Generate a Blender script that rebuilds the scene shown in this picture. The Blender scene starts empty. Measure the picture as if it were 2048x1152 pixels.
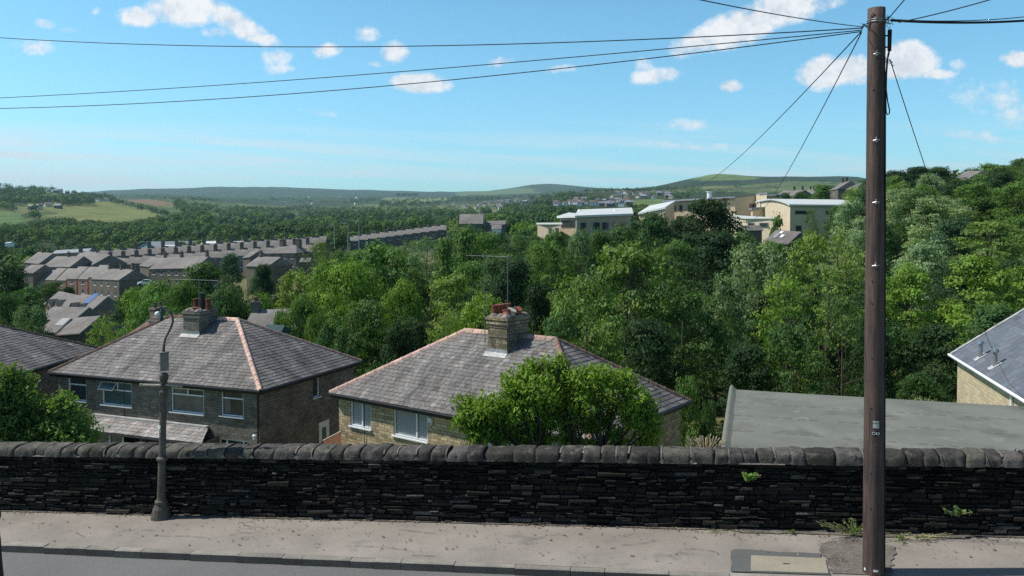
import bpy, math, random
from mathutils import Vector, Matrix, noise as mnoise
R = math.radians
scene = bpy.context.scene
COL = scene.collection
F = 1640.0; PITCH = R(1.5); CX = 1024.0; CY = 493.0
cp, sp = math.cos(PITCH), math.sin(PITCH)

# ------------------------------------------------------------------ camera helpers
def ray(px, py):
    a = (px-CX)/F; b = -(py-CY)/F
    x, y, z = a, cp+b*sp, -sp+b*cp
    return x/y, z/y
def at(px, py, Y):
    x, z = ray(px, py)
    return Vector((x*Y, Y, z*Y))
def at_z(px, py, h):
    x, z = ray(px, py)
    Y = h/z
    return Vector((x*Y, Y, h))
def proj(p):
    x, y, z = p
    cz = y*cp - z*sp; cy = y*sp + z*cp
    return CX+F*x/cz, CY-F*cy/cz

# ------------------------------------------------------------------ tagging
def tag(o, label=None, cat=None, group=None, kind=None):
    if label: o['label'] = label
    if cat: o['category'] = cat
    if group: o['group'] = group
    if kind: o['kind'] = kind
    return o
def empty(name, loc=(0, 0, 0), rz=0.0):
    o = bpy.data.objects.new(name, None)
    o.empty_display_size = .3
    o.location = loc; o.rotation_euler = (0, 0, rz)
    COL.objects.link(o)
    return o
def thing(name, label, cat, loc=(0, 0, 0), rz=0.0, group=None):
    return tag(empty(name, loc, rz), label, cat, group)
def kids(o):
    return [c for c in ALLKIDS.get(o.name, [])]
ALLKIDS = {}
def setparent(c, p):
    c.parent = p
    ALLKIDS.setdefault(p.name, []).append(c)
def copy_tree(o, parent=None):
    c = o.copy(); COL.objects.link(c)
    if parent: setparent(c, parent)
    for k in kids(o): copy_tree(k, c)
    return c
def place(o, loc, rz=0.0, label=None, group=None, scale=None):
    o.location = loc; o.rotation_euler = (0, 0, rz)
    if label: o['label'] = label
    if group: o['group'] = group
    if scale is not None: o.scale = scale if hasattr(scale, '__len__') else (scale,)*3
    return o

# ------------------------------------------------------------------ mesh builder
class MB:
    def __init__(s):
        s.v = []; s.f = []; s.t = []
    def face(s, pts, t=1.0):
        n = len(s.v); s.v += [tuple(p) for p in pts]
        s.f.append(tuple(range(n, n+len(pts)))); s.t.append(t)
    def idx(s, pts, faces, t=1.0):
        n = len(s.v); s.v += [tuple(p) for p in pts]
        for f in faces:
            s.f.append(tuple(n+i for i in f)); s.t.append(t)
    def box(s, c, d, rz=0.0, t=1.0, m=None, j=0.0, rnd=None):
        cx, cy, cz = c; dx, dy, dz = d[0]/2, d[1]/2, d[2]/2
        P = []
        cs, sn = math.cos(rz), math.sin(rz)
        for sx, sy, sz in ((-1,-1,-1),(1,-1,-1),(1,1,-1),(-1,1,-1),(-1,-1,1),(1,-1,1),(1,1,1),(-1,1,1)):
            x, y, z = sx*dx, sy*dy, sz*dz
            if j:
                x += rnd.uniform(-j, j); y += rnd.uniform(-j, j); z += rnd.uniform(-j, j)
            p = Vector((x*cs-y*sn+cx, x*sn+y*cs+cy, z+cz))
            if m is not None: p = m @ p
            P.append(p)
        s.idx(P, ((0,3,2,1),(4,5,6,7),(0,1,5,4),(1,2,6,5),(2,3,7,6),(3,0,4,7)), t)
    def span(s, x0, x1, y0, y1, z0, z1, t=1.0):
        s.box(((x0+x1)/2, (y0+y1)/2, (z0+z1)/2), (abs(x1-x0), abs(y1-y0), abs(z1-z0)), 0, t)
    def tube(s, pts, rads, n=10, caps=True, t=1.0):
        pts = [Vector(p) for p in pts]
        if not hasattr(rads, '__len__'): rads = [rads]*len(pts)
        rings = []
        prev = None
        for i, p in enumerate(pts):
            if i == 0: d = pts[1]-p
            elif i == len(pts)-1: d = p-pts[i-1]
            else: d = pts[i+1]-pts[i-1]
            d.normalize()
            if prev is None:
                a = Vector((0, 0, 1)) if abs(d.z) < .9 else Vector((1, 0, 0))
                u = d.cross(a).normalized()
            else:
                u = prev - d*prev.dot(d)
                u = u.normalized() if u.length > 1e-5 else d.orthogonal().normalized()
            prev = u
            w = d.cross(u)
            rings.append([p+(u*math.cos(2*math.pi*k/n)+w*math.sin(2*math.pi*k/n))*rads[i] for k in range(n)])
        P = [q for r_ in rings for q in r_]
        fs = []
        for i in range(len(pts)-1):
            for k in range(n):
                a = i*n+k; b = i*n+(k+1) % n
                fs.append((a, b, b+n, a+n))
        if caps:
            fs.append(tuple(range(n-1, -1, -1))); fs.append(tuple((len(pts)-1)*n+k for k in range(n)))
        s.idx(P, fs, t)
    def lathe(s, prof, c=(0, 0, 0), n=16, t=1.0):
        s.tube([(c[0], c[1], c[2]+z) for z, r in prof], [r for z, r in prof], n, True, t)
    def build(s, name, mat, parent=None, smooth=False, loc=None):
        me = bpy.data.meshes.new(name)
        me.from_pydata(s.v, [], s.f)
        nl = len(me.loops)
        ca = me.color_attributes.new('tint', 'FLOAT_COLOR', 'CORNER')
        buf = []; uvb = []
        for p, t in zip(me.polygons, s.t):
            tt = tuple(t) if hasattr(t, '__len__') else (t, t, t)
            k = p.loop_total
            buf += (tt+(1.0,))*k
            nrm = p.normal
            if abs(nrm.z) > .985:
                for li in p.loop_indices:
                    co = me.vertices[me.loops[li].vertex_index].co
                    uvb += (co.x, co.y)
            else:
                h = Vector((-nrm.y, nrm.x, 0)).normalized()
                q = nrm.cross(h)
                for li in p.loop_indices:
                    co = me.vertices[me.loops[li].vertex_index].co
                    uvb += (co.dot(h), co.dot(q) if abs(nrm.z) > .2 else co.z)
        ca.data.foreach_set('color', buf)
        uv = me.uv_layers.new(name='UV')
        uv.data.foreach_set('uv', uvb)
        if smooth:
            me.polygons.foreach_set('use_smooth', [True]*len(me.polygons))
        me.materials.append(mat)
        me.update()
        o = bpy.data.objects.new(name, me)
        COL.objects.link(o)
        if parent: setparent(o, parent)
        if loc: o.location = loc
        return o

# ------------------------------------------------------------------ materials
class NT:
    def __init__(s, name):
        s.m = bpy.data.materials.new(name); s.m.use_nodes = True
        s.t = s.m.node_tree; s.t.nodes.clear()
        s.out = s.t.nodes.new('ShaderNodeOutputMaterial')
    def n(s, typ, **kw):
        nd = s.t.nodes.new('ShaderNode'+typ)
        ins = kw.pop('ins', {})
        for k, v in kw.items(): setattr(nd, k, v)
        for k, v in ins.items():
            if isinstance(v, bpy.types.NodeSocket): s.t.links.new(v, nd.inputs[k])
            else: nd.inputs[k].default_value = v
        return nd
    def math(s, op, a, b=0.0, clamp=False):
        nd = s.n('Math', operation=op, use_clamp=clamp, ins={0: a, 1: b})
        return nd.outputs[0]
    def mix(s, fac, a, b, bt='MIX'):
        nd = s.n('Mix', data_type='RGBA', blend_type=bt)
        for k, v in ((0, fac), (6, a), (7, b)):
            if isinstance(v, bpy.types.NodeSocket): s.t.links.new(v, nd.inputs[k])
            else: nd.inputs[k].default_value = v
        return nd.outputs[2]
    def ramp(s, fac, stops):
        nd = s.n('ValToRGB', ins={0: fac})
        cr = nd.color_ramp
        while len(cr.elements) < len(stops): cr.elements.new(.5)
        for e, (p, c) in zip(cr.elements, stops):
            e.position = p; e.color = c4(c) if hasattr(c, '__len__') else (c, c, c, 1)
        return nd.outputs[0]
    def noise(s, vec, scale, detail=4, rough=.55):
        return s.n('TexNoise', ins={'Vector': vec, 'Scale': scale, 'Detail': detail, 'Roughness': rough}).outputs[0]
def c4(c): return (c[0], c[1], c[2], 1.0)

def material(name, col, rough=.85, var=(1.0, .25), fine=(12.0, .15), bump=(20.0, .3), spec=.3, tint=True,
             brick=None, metal=0.0, objcol=False, stain=None, speck=None, coords='Object', streak=None):
    """col: base; var: (scale, amount) slow tone variation; brick: dict(w,h,mortar,colour,squash) on UV"""
    N = NT(name)
    tc = N.n('TexCoord')
    vec = tc.outputs[coords]
    c = c4(col)
    height = None
    if brick:
        b = N.n('TexBrick', offset=.5, ins={'Vector': tc.outputs['UV'], 'Color1': c4([x*brick.get('lo', .7) for x in col]),
              'Color2': c4([x*brick.get('hi', 1.3) for x in col]), 'Mortar': c4(brick['mortar']), 'Scale': 1.0,
              'Mortar Size': brick.get('size', .008), 'Mortar Smooth': .3, 'Bias': 0.0, 'Brick Width': brick['w'], 'Row Height': brick['h']})
        # wobble so that courses are not ruler straight
        wob = N.n('TexNoise', ins={'Vector': tc.outputs['UV'], 'Scale': 1.7, 'Detail': 2.0})
        vm = N.n('VectorMath', operation='MULTIPLY_ADD', ins={0: wob.outputs[1], 1: (.05, .03, 0), 2: tc.outputs['UV']})
        N.t.links.new(vm.outputs[0], b.inputs['Vector'])
        colr = b.outputs[0]
        height = N.math('MULTIPLY', b.outputs[1], -1.0)
    else:
        colr = N.n('RGB').outputs[0]; colr.default_value = c
    if objcol:
        oi = N.n('ObjectInfo')
        colr = N.mix(1.0, colr, oi.outputs['Color'], 'MULTIPLY')
    if tint:
        at_ = N.n('VertexColor', layer_name='tint')
        colr = N.mix(1.0, colr, at_.outputs[0], 'MULTIPLY')
    if var:
        f = N.noise(vec, var[0], 5, .6)
        colr = N.mix(1.0, colr, N.ramp(f, [(.25, 1-var[1]*1.6), (.75, 1+var[1]*1.2)]), 'MULTIPLY')
    f2 = N.noise(vec, fine[0], 6, .7)
    colr = N.mix(1.0, colr, N.ramp(f2, [(.25, 1-fine[1]*1.6), (.75, 1+fine[1]*1.6)]), 'MULTIPLY')
    if stain:
        sc, thr, scol, amt = stain
        f3 = N.noise(vec, sc, 4, .6)
        m = N.ramp(f3, [(thr, 0.0), (min(1, thr+.12), amt)])
        colr = N.mix(m, colr, c4(scol))
    if streak:
        mp = N.n('Mapping', ins={'Vector': tc.outputs['UV'], 'Scale': (1.5, .22, 1)})
        f4 = N.noise(mp.outputs[0], 1.0, 4, .6)
        colr = N.mix(1.0, colr, N.ramp(f4, [(.36, 1-streak), (.50, 1.0), (.66, 1+streak*.8)]), 'MULTIPLY')
    if speck:
        sc, thr, scol, amt = speck
        f3 = N.noise(vec, sc, 2, .5)
        m = N.ramp(f3, [(thr, 0.0), (min(1, thr+.06), amt)])
        colr = N.mix(m, colr, c4(scol))
    p = N.n('BsdfPrincipled', ins={'Base Color': colr, 'Roughness': rough, 'Metallic': metal})
    p.inputs['Specular IOR Level'].default_value = spec
    if bump:
        hb = N.noise(vec, bump[0], 5, .65)
        if height is not None:
            hb = N.math('ADD', hb, N.math('MULTIPLY', height, 1.2))
        bn = N.n('Bump', ins={'Height': hb, 'Strength': bump[1], 'Distance': .02})
        N.t.links.new(bn.outputs[0], p.inputs['Normal'])
    N.t.links.new(p.outputs[0], N.out.inputs[0])
    return N.m

M = {}
M['asphalt'] = material('asphalt', (.150,.150,.145), .9, (.35,.10), (60,.35), (90,.5), speck=(55,.66,(.34,.34,.33),.6))
M['pavement'] = material('worn_pavement', (.270,.242,.208), .92, (.9,.15), (40,.14), (70,.35), stain=(1.6,.60,(.15,.145,.135),.6), speck=(9,.69,(.09,.085,.08),.75))
M['patch'] = material('dark_asphalt_patch', (.105,.11,.105), .9, (2,.1), (60,.25), (90,.4), speck=(40,.66,(.3,.3,.28),.5))
M['kerb'] = material('kerb_stone', (.235,.215,.185), .85, (2,.2), (30,.2), (40,.4))
M['kerbtop'] = M['kerb']
M['slab'] = material('concrete_cover', (.30,.27,.205), .9, (2,.1), (50,.15), (60,.3), speck=(14,.7,(.12,.11,.1),.6))
M['wallstone'] = material('blackened_gritstone', (.0215,.0190,.0165), .8, (1.3,.5), (22,.5), (35,1.0), spec=.2, stain=(7,.68,(.065,.06,.048),.6))
M['coping'] = material('coping_gritstone', (.072,.067,.058), .85, (2.0,.3), (18,.35), (22,1.0), spec=.2, stain=(4.0,.56,(.17,.155,.12),.7), speck=(9,.62,(.022,.022,.022),.85))
M['mortar'] = material('lime_mortar', (.26,.235,.20), .95, (4,.25), (30,.25), (30,.5))
M['slate'] = material('old_roof_slate', (.176,.165,.155), .7, (.9,.24), (9,.25), (14,.45), spec=.3, stain=(.8,.60,(.23,.225,.205),.45), speck=(4.0,.71,(.34,.33,.29),.6), streak=.34)
M['newslate'] = material('new_blue_slate', (.125,.137,.155), .55, (1.0,.1), (10,.12), (14,.15), spec=.5)
M['sandstone'] = material('house_sandstone', (.40,.32,.195), .9, (.9,.2), (9,.25), (14,.5), brick=dict(w=.34,h=.125,mortar=(.16,.13,.09),lo=.7,hi=1.35,size=.010), stain=(2.5,.62,(.13,.11,.085),.5))
M['darkstone'] = material('sooty_sandstone', (.185,.165,.135), .9, (.9,.25), (9,.25), (14,.5), brick=dict(w=.34,h=.12,mortar=(.09,.08,.065),lo=.75,hi=1.25,size=.009), stain=(1.5,.64,(.06,.055,.045),.5))
M['chimstone'] = material('chimney_sandstone', (.23,.185,.12), .9, (.9,.3), (9,.3), (14,.5), brick=dict(w=.34,h=.125,mortar=(.10,.085,.06),lo=.6,hi=1.5,size=.012), stain=(2.5,.58,(.07,.062,.05),.6))  # house sandstone darkened, so the shaded chimney side is partly in the colour
M['newstone'] = material('yellow_sandstone', (.50,.42,.265), .9, (.9,.1), (9,.15), (14,.6), brick=dict(w=.36,h=.155,mortar=(.40,.34,.23),lo=.85,hi=1.12,size=.014))
M['felt'] = material('green_roofing_felt', (.180,.186,.155), .9, (.5,.2), (60,.14), (70,.3), stain=(.55,.52,(.098,.095,.086),.85), speck=(2.2,.64,(.24,.245,.215),.5))
M['terracotta'] = material('terracotta', (.56,.38,.31), .8, (3,.2), (20,.2), (30,.4), stain=(2.0,.66,(.36,.30,.22),.5))
M['oldtile'] = material('old_ridge_tile', (.17,.11,.085), .85, (3,.3), (20,.25), (30,.4))
M['upvc'] = material('white_window_frame', (.78,.80,.80), .35, None, (3,.03), None, spec=.5)
M['black'] = material('black_gutter', (.018,.018,.019), .45, None, (8,.2), None)
M['lead'] = material('lead_flashing', (.42,.42,.40), .6, (3,.2), (12,.15), (10,.2))
M['steel'] = material('galvanised_steel', (.38,.39,.40), .4, (3,.1), (12,.1), None, metal=.7)
M['cable'] = material('black_cable', (.012,.013,.016), .6, None, (8,.1), None)
M['iron'] = material('weathered_iron', (.105,.092,.072), .7, (2.5,.3), (18,.35), (30,.4), stain=(6,.62,(.20,.10,.045),.6))
M['timber'] = material('creosoted_pole', (.095,.05,.036), .75, (1.2,.3), (14,.3), None, spec=.3)
M['trunk'] = material('bark', (.075,.06,.042), .9, (2,.3), (14,.3), (16,.6))
M['brickred'] = material('brick', (.36,.17,.12), .9, (.9,.15), (9,.2), (14,.3), brick=dict(w=.225,h=.075,mortar=(.25,.2,.16),size=.008))
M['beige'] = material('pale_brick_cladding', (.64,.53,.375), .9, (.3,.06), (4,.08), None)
M['taupe'] = material('shaded_brown_cladding', (.42,.345,.25), .9, (.3,.06), (4,.1), None)  # pale cladding toned darker; shade on the long fronts is put into its colour
M['aerial'] = material('dull_aerial_metal', (.17,.175,.18), .5, None, (12,.1), None, metal=.4)
M['whiteroof'] = material('white_metal_roof', (.62,.64,.60), .45, (.2,.06), (3,.05), None)
M['greyroof'] = material('grey_metal_roof', (.26,.28,.30), .5, (.2,.08), (3,.06), None)
M['farstone'] = material('sooty_terrace_stone', (.16,.138,.108), .9, (.2,.25), (2,.25), None, stain=(.6,.62,(.2,.175,.13),.5))
M['farbrick'] = material('modern_buff_brick', (.33,.24,.17), .9, (.2,.1), (2,.15), None)
M['farpink'] = material('modern_pink_brick', (.36,.22,.17), .9, (.2,.1), (2,.15), None)
M['farslate'] = material('town_slate', (.185,.17,.155), .8, (.12,.25), (1.5,.2), None, spec=.4, stain=(.3,.6,(.25,.24,.22),.5))
M['cladblue'] = material('pale_blue_cladding', (.30,.40,.42), .5, (.1,.05), (2,.06), None)
M['white'] = material('white_paint', (.75,.75,.72), .5, None, (3,.05), None)
M['paper'] = material('plate_face', (.45,.44,.40), .6, None, (30,.15), None)
M['solar'] = material('solar_panel', (.10,.17,.36), .2, None, (3,.1), None, spec=.6)
M['teal'] = material('teal_paint', (.045,.085,.08), .6, (2,.1), (9,.1), None)
M['straw'] = material('dry_grass_stalks', (.42,.36,.22), .8, None, (9,.2), None)
M['rubble'] = material('grit_and_dry_leaves', (.22,.185,.14), .9, None, (30,.3), None)
M['hedgewall'] = material('dark_field_edge', (.03,.045,.02), .9, (.1,.2), (2,.2), None)

def glass(name, col, rough=.06, spec=.8):
    N = NT(name)
    tc = N.n('TexCoord')
    f = N.noise(tc.outputs['Object'], 1.6, 3, .5)
    c = N.mix(1.0, c4(col), N.ramp(f, [(.3, .75), (.7, 1.25)]), 'MULTIPLY')
    p = N.n('BsdfPrincipled', ins={'Base Color': c, 'Roughness': rough})
    p.inputs['Specular IOR Level'].default_value = spec
    N.t.links.new(p.outputs[0], N.out.inputs[0])
    return N.m
M['glass'] = glass('window_glass', (.035,.045,.05))
M['glassgreen'] = glass('frosted_green_glass', (.07,.115,.115), .25, .5)
M['curtain'] = glass('glass_before_net_curtain', (.36,.40,.42), .12, .5)
M['curtaindim'] = glass('glass_before_drape', (.16,.145,.135), .12, .5)
# pane with soft vertical curtain folds
def foldglass():
    N = NT('glass_before_vertical_blind')
    tc = N.n('TexCoord')
    w = N.n('TexWave', wave_type='BANDS', bands_direction='X', ins={'Vector': tc.outputs['UV'], 'Scale': 3.2, 'Distortion': .8, 'Detail': 1.0})
    c = N.mix(1.0, c4((.27,.31,.335)), N.ramp(w.outputs[1], [(0, .82), (1, 1.12)]), 'MULTIPLY')
    p = N.n('BsdfPrincipled', ins={'Base Color': c, 'Roughness': .12})
    N.t.links.new(p.outputs[0], N.out.inputs[0]); return N.m
M['blind'] = foldglass()

def leafmat(name, transl=.3, rough=.45, spec=.35):
    N = NT(name)
    oi = N.n('ObjectInfo')
    vc = N.n('VertexColor', layer_name='tint')
    c = N.mix(1.0, oi.outputs['Color'], vc.outputs[0], 'MULTIPLY')
    p = N.n('BsdfPrincipled', ins={'Base Color': c, 'Roughness': rough})
    p.inputs['Specular IOR Level'].default_value = spec
    tl = N.n('BsdfTranslucent', ins={'Color': N.mix(1.0, c, (1.3, 1.5, .5, 1), 'MULTIPLY')})
    mx = N.n('MixShader', ins={0: transl, 1: p.outputs[0], 2: tl.outputs[0]})
    N.t.links.new(mx.outputs[0], N.out.inputs[0])
    return N.m
M['leaf'] = leafmat('foliage', .28, .6, .14)
M['leaffar'] = leafmat('far_foliage', .15, .7, .1)

def timber_mat():
    N = NT('creosoted_pole_grain')
    tc = N.n('TexCoord')
    mp = N.n('Mapping', ins={'Vector': tc.outputs['Object'], 'Scale': (1, 1, .07)})
    f = N.noise(mp.outputs[0], 26, 6, .65)
    g = N.noise(tc.outputs['Object'], .9, 4, .6)
    c = N.ramp(f, [(.3, (.028,.019,.016)), (.52, (.076,.050,.040)), (.72, (.14,.090,.070))])
    c = N.mix(1.0, c, N.ramp(g, [(.3, (.55,.55,.6)), (.7, (1.35,1.25,1.2))]), 'MULTIPLY')
    h = N.noise(mp.outputs[0], 40, 4, .6)
    bn = N.n('Bump', ins={'Height': h, 'Strength': .6, 'Distance': .01})
    p = N.n('BsdfPrincipled', ins={'Base Color': c, 'Roughness': .7, 'Normal': bn.outputs[0]})
    N.t.links.new(p.outputs[0], N.out.inputs[0]); return N.m
M['pole'] = timber_mat()

# ------------------------------------------------------------------ light, sky, camera
SUN = Vector((-.997*math.cos(R(51.5)), .08*math.cos(R(51.5)), math.sin(R(51.5)))).normalized()
sl = bpy.data.lights.new('sun', 'SUN'); sl.energy = 5.0; sl.angle = R(.53); sl.color = (1.0, .955, .88)
so = bpy.data.objects.new('sun', sl); COL.objects.link(so)
so.rotation_euler = SUN.to_track_quat('Z', 'Y').to_euler()

cam = bpy.data.cameras.new('camera'); co = bpy.data.objects.new('camera', cam); COL.objects.link(co)
co.location = (0, 0, 0); co.rotation_euler = (R(90)-PITCH, 0, 0)
cam.sensor_width = 36; cam.lens = F/2048*36; cam.shift_y = -(576-CY)/2048
cam.clip_start = .1; cam.clip_end = 40000
scene.camera = co
scene.view_settings.view_transform = 'Standard'; scene.view_settings.look = 'None'
scene.view_settings.exposure = 0.0; scene.view_settings.gamma = 1.0
scene.cycles.volume_bounces = 0
scene.cycles.volume_step_rate = 10
scene.cycles.max_bounces = 4
scene.cycles.diffuse_bounces = 2
scene.cycles.transmission_bounces = 2
scene.cycles.use_denoising = False
scene.cycles.use_adaptive_sampling = True

def make_world():
    w = bpy.data.worlds.new('World'); scene.world = w; w.use_nodes = True
    t = w.node_tree; t.nodes.clear()
    N = NT.__new__(NT); N.t = t
    out = t.nodes.new('ShaderNodeOutputWorld')
    sky = N.n('TexSky', sky_type='NISHITA', sun_disc=False)
    sky.sun_elevation = R(51.5); sky.sun_rotation = math.atan2(SUN.x, SUN.y)
    sky.altitude = 200; sky.air_density = 1.0; sky.dust_density = .6; sky.ozone_density = 1.5
    tc = N.n('TexCoord')
    g = tc.outputs['Generated']
    sx = N.n('SeparateXYZ', ins={0: g})
    ysafe = N.math('MAXIMUM', sx.outputs[1], .02)
    u = N.math('DIVIDE', sx.outputs[0], ysafe); v = N.math('DIVIDE', sx.outputs[2], ysafe)
    front = N.math('MULTIPLY', N.math('SUBTRACT', sx.outputs[1], .25), 6.0, True)
    # sky tint (cool cyan summer sky)
    skyc = N.mix(1.0, sky.outputs[0], N.ramp(sx.outputs[2], [(.03, SKYLOW), (.25, SKYTINT), (.42, (.45, .60, .70)), (.70, (.38, .45, .52))]), 'MULTIPLY')
    skyc = N.mix(1.0, skyc, (1.45, 1.45, 1.45, 1), 'MULTIPLY')
    # domain warp for ragged cloud outlines
    uv = N.n('CombineXYZ', ins={0: u, 1: v, 2: 0.0}).outputs[0]
    n1 = N.n('TexNoise', ins={'Vector': uv, 'Scale': 22.0, 'Detail': 8.0, 'Roughness': .62})
    n2 = N.n('TexNoise', ins={'Vector': uv, 'Scale': 75.0, 'Detail': 6.0, 'Roughness': .65})
    nf = N.math('ADD', N.math('MULTIPLY', N.math('SUBTRACT', n1.outputs[0], .5), 2.6), N.math('MULTIPLY', N.math('SUBTRACT', n2.outputs[0], .5), 1.5))
    total = None; shade = None
    for (px, py, rx, ry, dens, tilt) in CLOUDS:
        ax, az = ray(px, py)
        du = N.math('SUBTRACT', u, ax); dv = N.math('SUBTRACT', v, az)
        if tilt: dv = N.math('SUBTRACT', dv, N.math('MULTIPLY', du, tilt))
        a = N.math('MULTIPLY', du, F/rx); b = N.math('MULTIPLY', dv, F/ry)
        # flat base: stretch lower half
        q = N.math('ADD', N.math('MULTIPLY', a, a), N.math('MULTIPLY', b, b))
        m = N.math('SUBTRACT', 1.0, q)
        m = N.math('MULTIPLY', m, dens)
        total = m if total is None else N.math('MAXIMUM', total, m)
    cl = N.math('ADD', total, N.math('MULTIPLY', nf, .70))
    inside = N.math('MULTIPLY', N.math('ADD', total, .55), 2.2, True)
    cl = N.math('MULTIPLY', N.math('POWER', N.math('MULTIPLY', N.math('SUBTRACT', cl, .0), 1.35, True), 1.2), inside)
    cl = N.math('MULTIPLY', cl, front)
    # thin high streaks low in the sky
    st = N.n('CombineXYZ', ins={0: N.math('MULTIPLY', u, 3.0), 1: N.math('MULTIPLY', N.math('ADD', v, N.math('MULTIPLY', u, .06)), 62.0), 2: 3.3}).outputs[0]
    sn = N.n('TexNoise', ins={'Vector': st, 'Scale': 1.3, 'Detail': 5.0, 'Roughness': .55}).outputs[0]
    band = N.ramp(v, [(.03, 0.0), (.055, 1.0), (.085, .8), (.13, 0.0)])
    side = N.ramp(N.math('ADD', N.math('MULTIPLY', u, .8), .5), [(.0, 1.0), (.18, .85), (.42, .28), (.6, .45), (1.0, .5)])
    sm = N.math('MULTIPLY', N.math('MULTIPLY', N.math('MULTIPLY', N.ramp(sn, [(.42, 0.0), (.62, 1.0)]), band), side), 1.5, True)
    sm = N.math('MULTIPLY', sm, front)
    left = N.math('MULTIPLY', N.math('ADD', N.math('MULTIPLY', sn, 1.1), .25, True), 1.0)
    left = N.math('MULTIPLY', left, N.math('MULTIPLY', N.ramp(v, [(.02, .85), (.06, .95), (.088, .6), (.102, .0)]), N.ramp(N.math('ADD', u, .65), [(.05, 1.0), (.28, .6), (.45, 0.0)])))
    left = N.math('MULTIPLY', left, front)
    veil = N.math('MAXIMUM', sm, left)
    nm = N.math('ADD', N.math('MULTIPLY', n1.outputs[0], .6), N.math('MULTIPLY', n2.outputs[0], .4))
    cw = N.ramp(nm, [(.40, (.76,.79,.84)), (.56, (1.0,.99,.98))])
    col = N.mix(N.math('MULTIPLY', veil, 1.0, True), skyc, (6.6, 7.7, 8.2, 1))
    col = N.mix(cl, col, N.mix(1.0, cw, CLOUDLUM, 'MULTIPLY'))
    bg = N.n('Background', ins={0: col, 1: SKYSTR})
    t.links.new(bg.outputs[0], out.inputs[0])
SKYTINT = (.85/1.45, 1.42/1.45, 1.47/1.45); SKYLOW = (.90/1.45, 1.38/1.45, 1.55/1.45); SKYSTR = .117; CLOUDLUM = (8.1, 8.4, 8.7, 1)
CLOUDS = [(280,34,50,24,1.0,0),(370,18,90,38,1.1,0),(470,45,75,32,1.0,-.5),(525,78,45,16,.8,-.2),(440,64,40,12,.5,0),(555,115,30,22,.45,0),(560,138,32,12,.4,0),
 (88,48,30,11,.55,-.2),(135,60,30,8,.35,0),(68,94,42,18,.55,0),(193,22,12,9,.45,0),
 (652,102,34,17,.8,.1),(735,68,28,18,.6,0),(790,106,34,26,.9,0),(755,128,28,8,.5,0),(838,166,66,24,1.25,-.05),(1000,124,34,12,.5,.1),(1120,138,36,9,.4,.1),
 (1310,152,62,18,.75,.12),(1290,130,20,14,.4,0),(1462,172,28,16,1.0,0),(1400,80,70,30,1.0,.35),(1480,55,105,42,1.25,.3),(1560,20,100,42,1.1,.2),(1645,8,50,16,.6,.2),
 (1650,145,62,38,1.35,.1),(1700,138,55,34,1.2,0),(1820,118,62,42,1.5,-.1),(1790,140,60,22,1.3,0),(1870,148,50,11,.8,0),(1920,130,20,12,.4,0),(2035,118,38,20,1.0,0),
 (2020,210,120,45,.36,-.25),(1930,270,130,16,.35,-.1),(640,225,50,7,.3,-.15),(1370,290,90,9,.35,-.05),(1370,250,70,12,.3,0)]
make_world()
# ------------------------------------------------------------------ terrain
UA = R(-10.9)
U = Vector((math.cos(UA), math.sin(UA), 0)); V = Vector((-math.sin(UA), math.cos(UA), 0))
CW = Vector((0, 14.75, 0)); GR = .044
def zroad(s): return -5.42 + GR*s
def W(s, t, h=0.0):            # road frame -> world; h above the pavement
    p = CW + U*s + V*t
    return Vector((p.x, p.y, zroad(s)+h))
DS = [18, 30, 45, 70, 100, 150, 230, 350, 500, 800, 1200, 1700, 2300, 3500, 6000, 9000, 12000]
PXS = [-500, 0, 300, 600, 900, 1200, 1450, 1700, 1850, 2048, 2500]
def sy(y, d): return (450-y)/F*d
TB = {
 -500: [-8,-12,-13.5,-17,-20,-22,-22,-24,-24,-16,8,60,100,90,200,300,300],
 0:    [-8,-12,-13.5,-17,-20,-22,-22,-24,-24,-14,sy(435,1200),sy(403,1700),sy(376,2300),90,200,300,300],
 300:  [-8,-12,-13.5,-17,-18,-20,-20,-20,-21,-14,sy(442,1200),sy(425,1700),sy(404,2300),sy(397,3500),sy(390,6000),sy(380,9000),440],
 600:  [-8,-12,-13.5,-17,-19,-19,-18,-14,-14,-10,0,sy(436,1700),sy(424,2300),sy(408,3500),sy(396,6000),sy(382,9000),440],
 900:  [-8,-12,-13.5,-17,-18,-17,-14,-9,-8,-6,sy(446,1200),sy(432,1700),sy(421,2300),sy(405,3500),sy(393,6000),sy(384,9000),440],
 1200: [-8,-12,-13.5,-17,-18,-16,-10,-6,-3,2,sy(424,1200),sy(404,1700),sy(386,2300),sy(388,3500),sy(384,6000),sy(378,9000),400],
 1450: [-7.5,-11.5,-13.5,-16,-16,-11,-3,-1,3,sy(425,800),sy(412,1200),sy(402,1700),sy(388,2300),sy(362,3500),sy(356,4000)*1.3,330,330],
 1700: [-7,-11,-13,-15,-13,-8,-2,4,12,sy(392,800),sy(390,1200),sy(385,1700),sy(380,2300),sy(360,3500),sy(359,6000),330,330],
 1850: [-7,-10.5,-12.5,-12.5,-9,-3,6,sy(392,350),20,30,44,60,80,130,220,300,300],
 2048: [-6.5,-10,-12,-11,-6.5,0,7,sy(395,350),24,36,48,60,80,130,220,300,300],
 2500: [-6,-9,-10,-8,-3,6,16,24,34,46,56,66,86,130,220,300,300],
}
TB[1450][14] = sy(362,6000); TB[1700][14] = sy(358,6000)
LD = [math.log(d) for d in DS]
def sm(t): return t*t*(3-2*t)
def crom(p0, p1, p2, p3, t):
    return .5*((2*p1)+(-p0+p2)*t+(2*p0-5*p1+4*p2-p3)*t*t+(-p0+3*p1-3*p2+p3)*t*t*t)
def colh(px, ld):
    row = TB[px]
    if ld <= LD[0]: return row[0]
    for i in range(len(LD)-1):
        if ld <= LD[i+1]:
            return row[i]+(row[i+1]-row[i])*((ld-LD[i])/(LD[i+1]-LD[i]))
    return row[-1]
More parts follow.
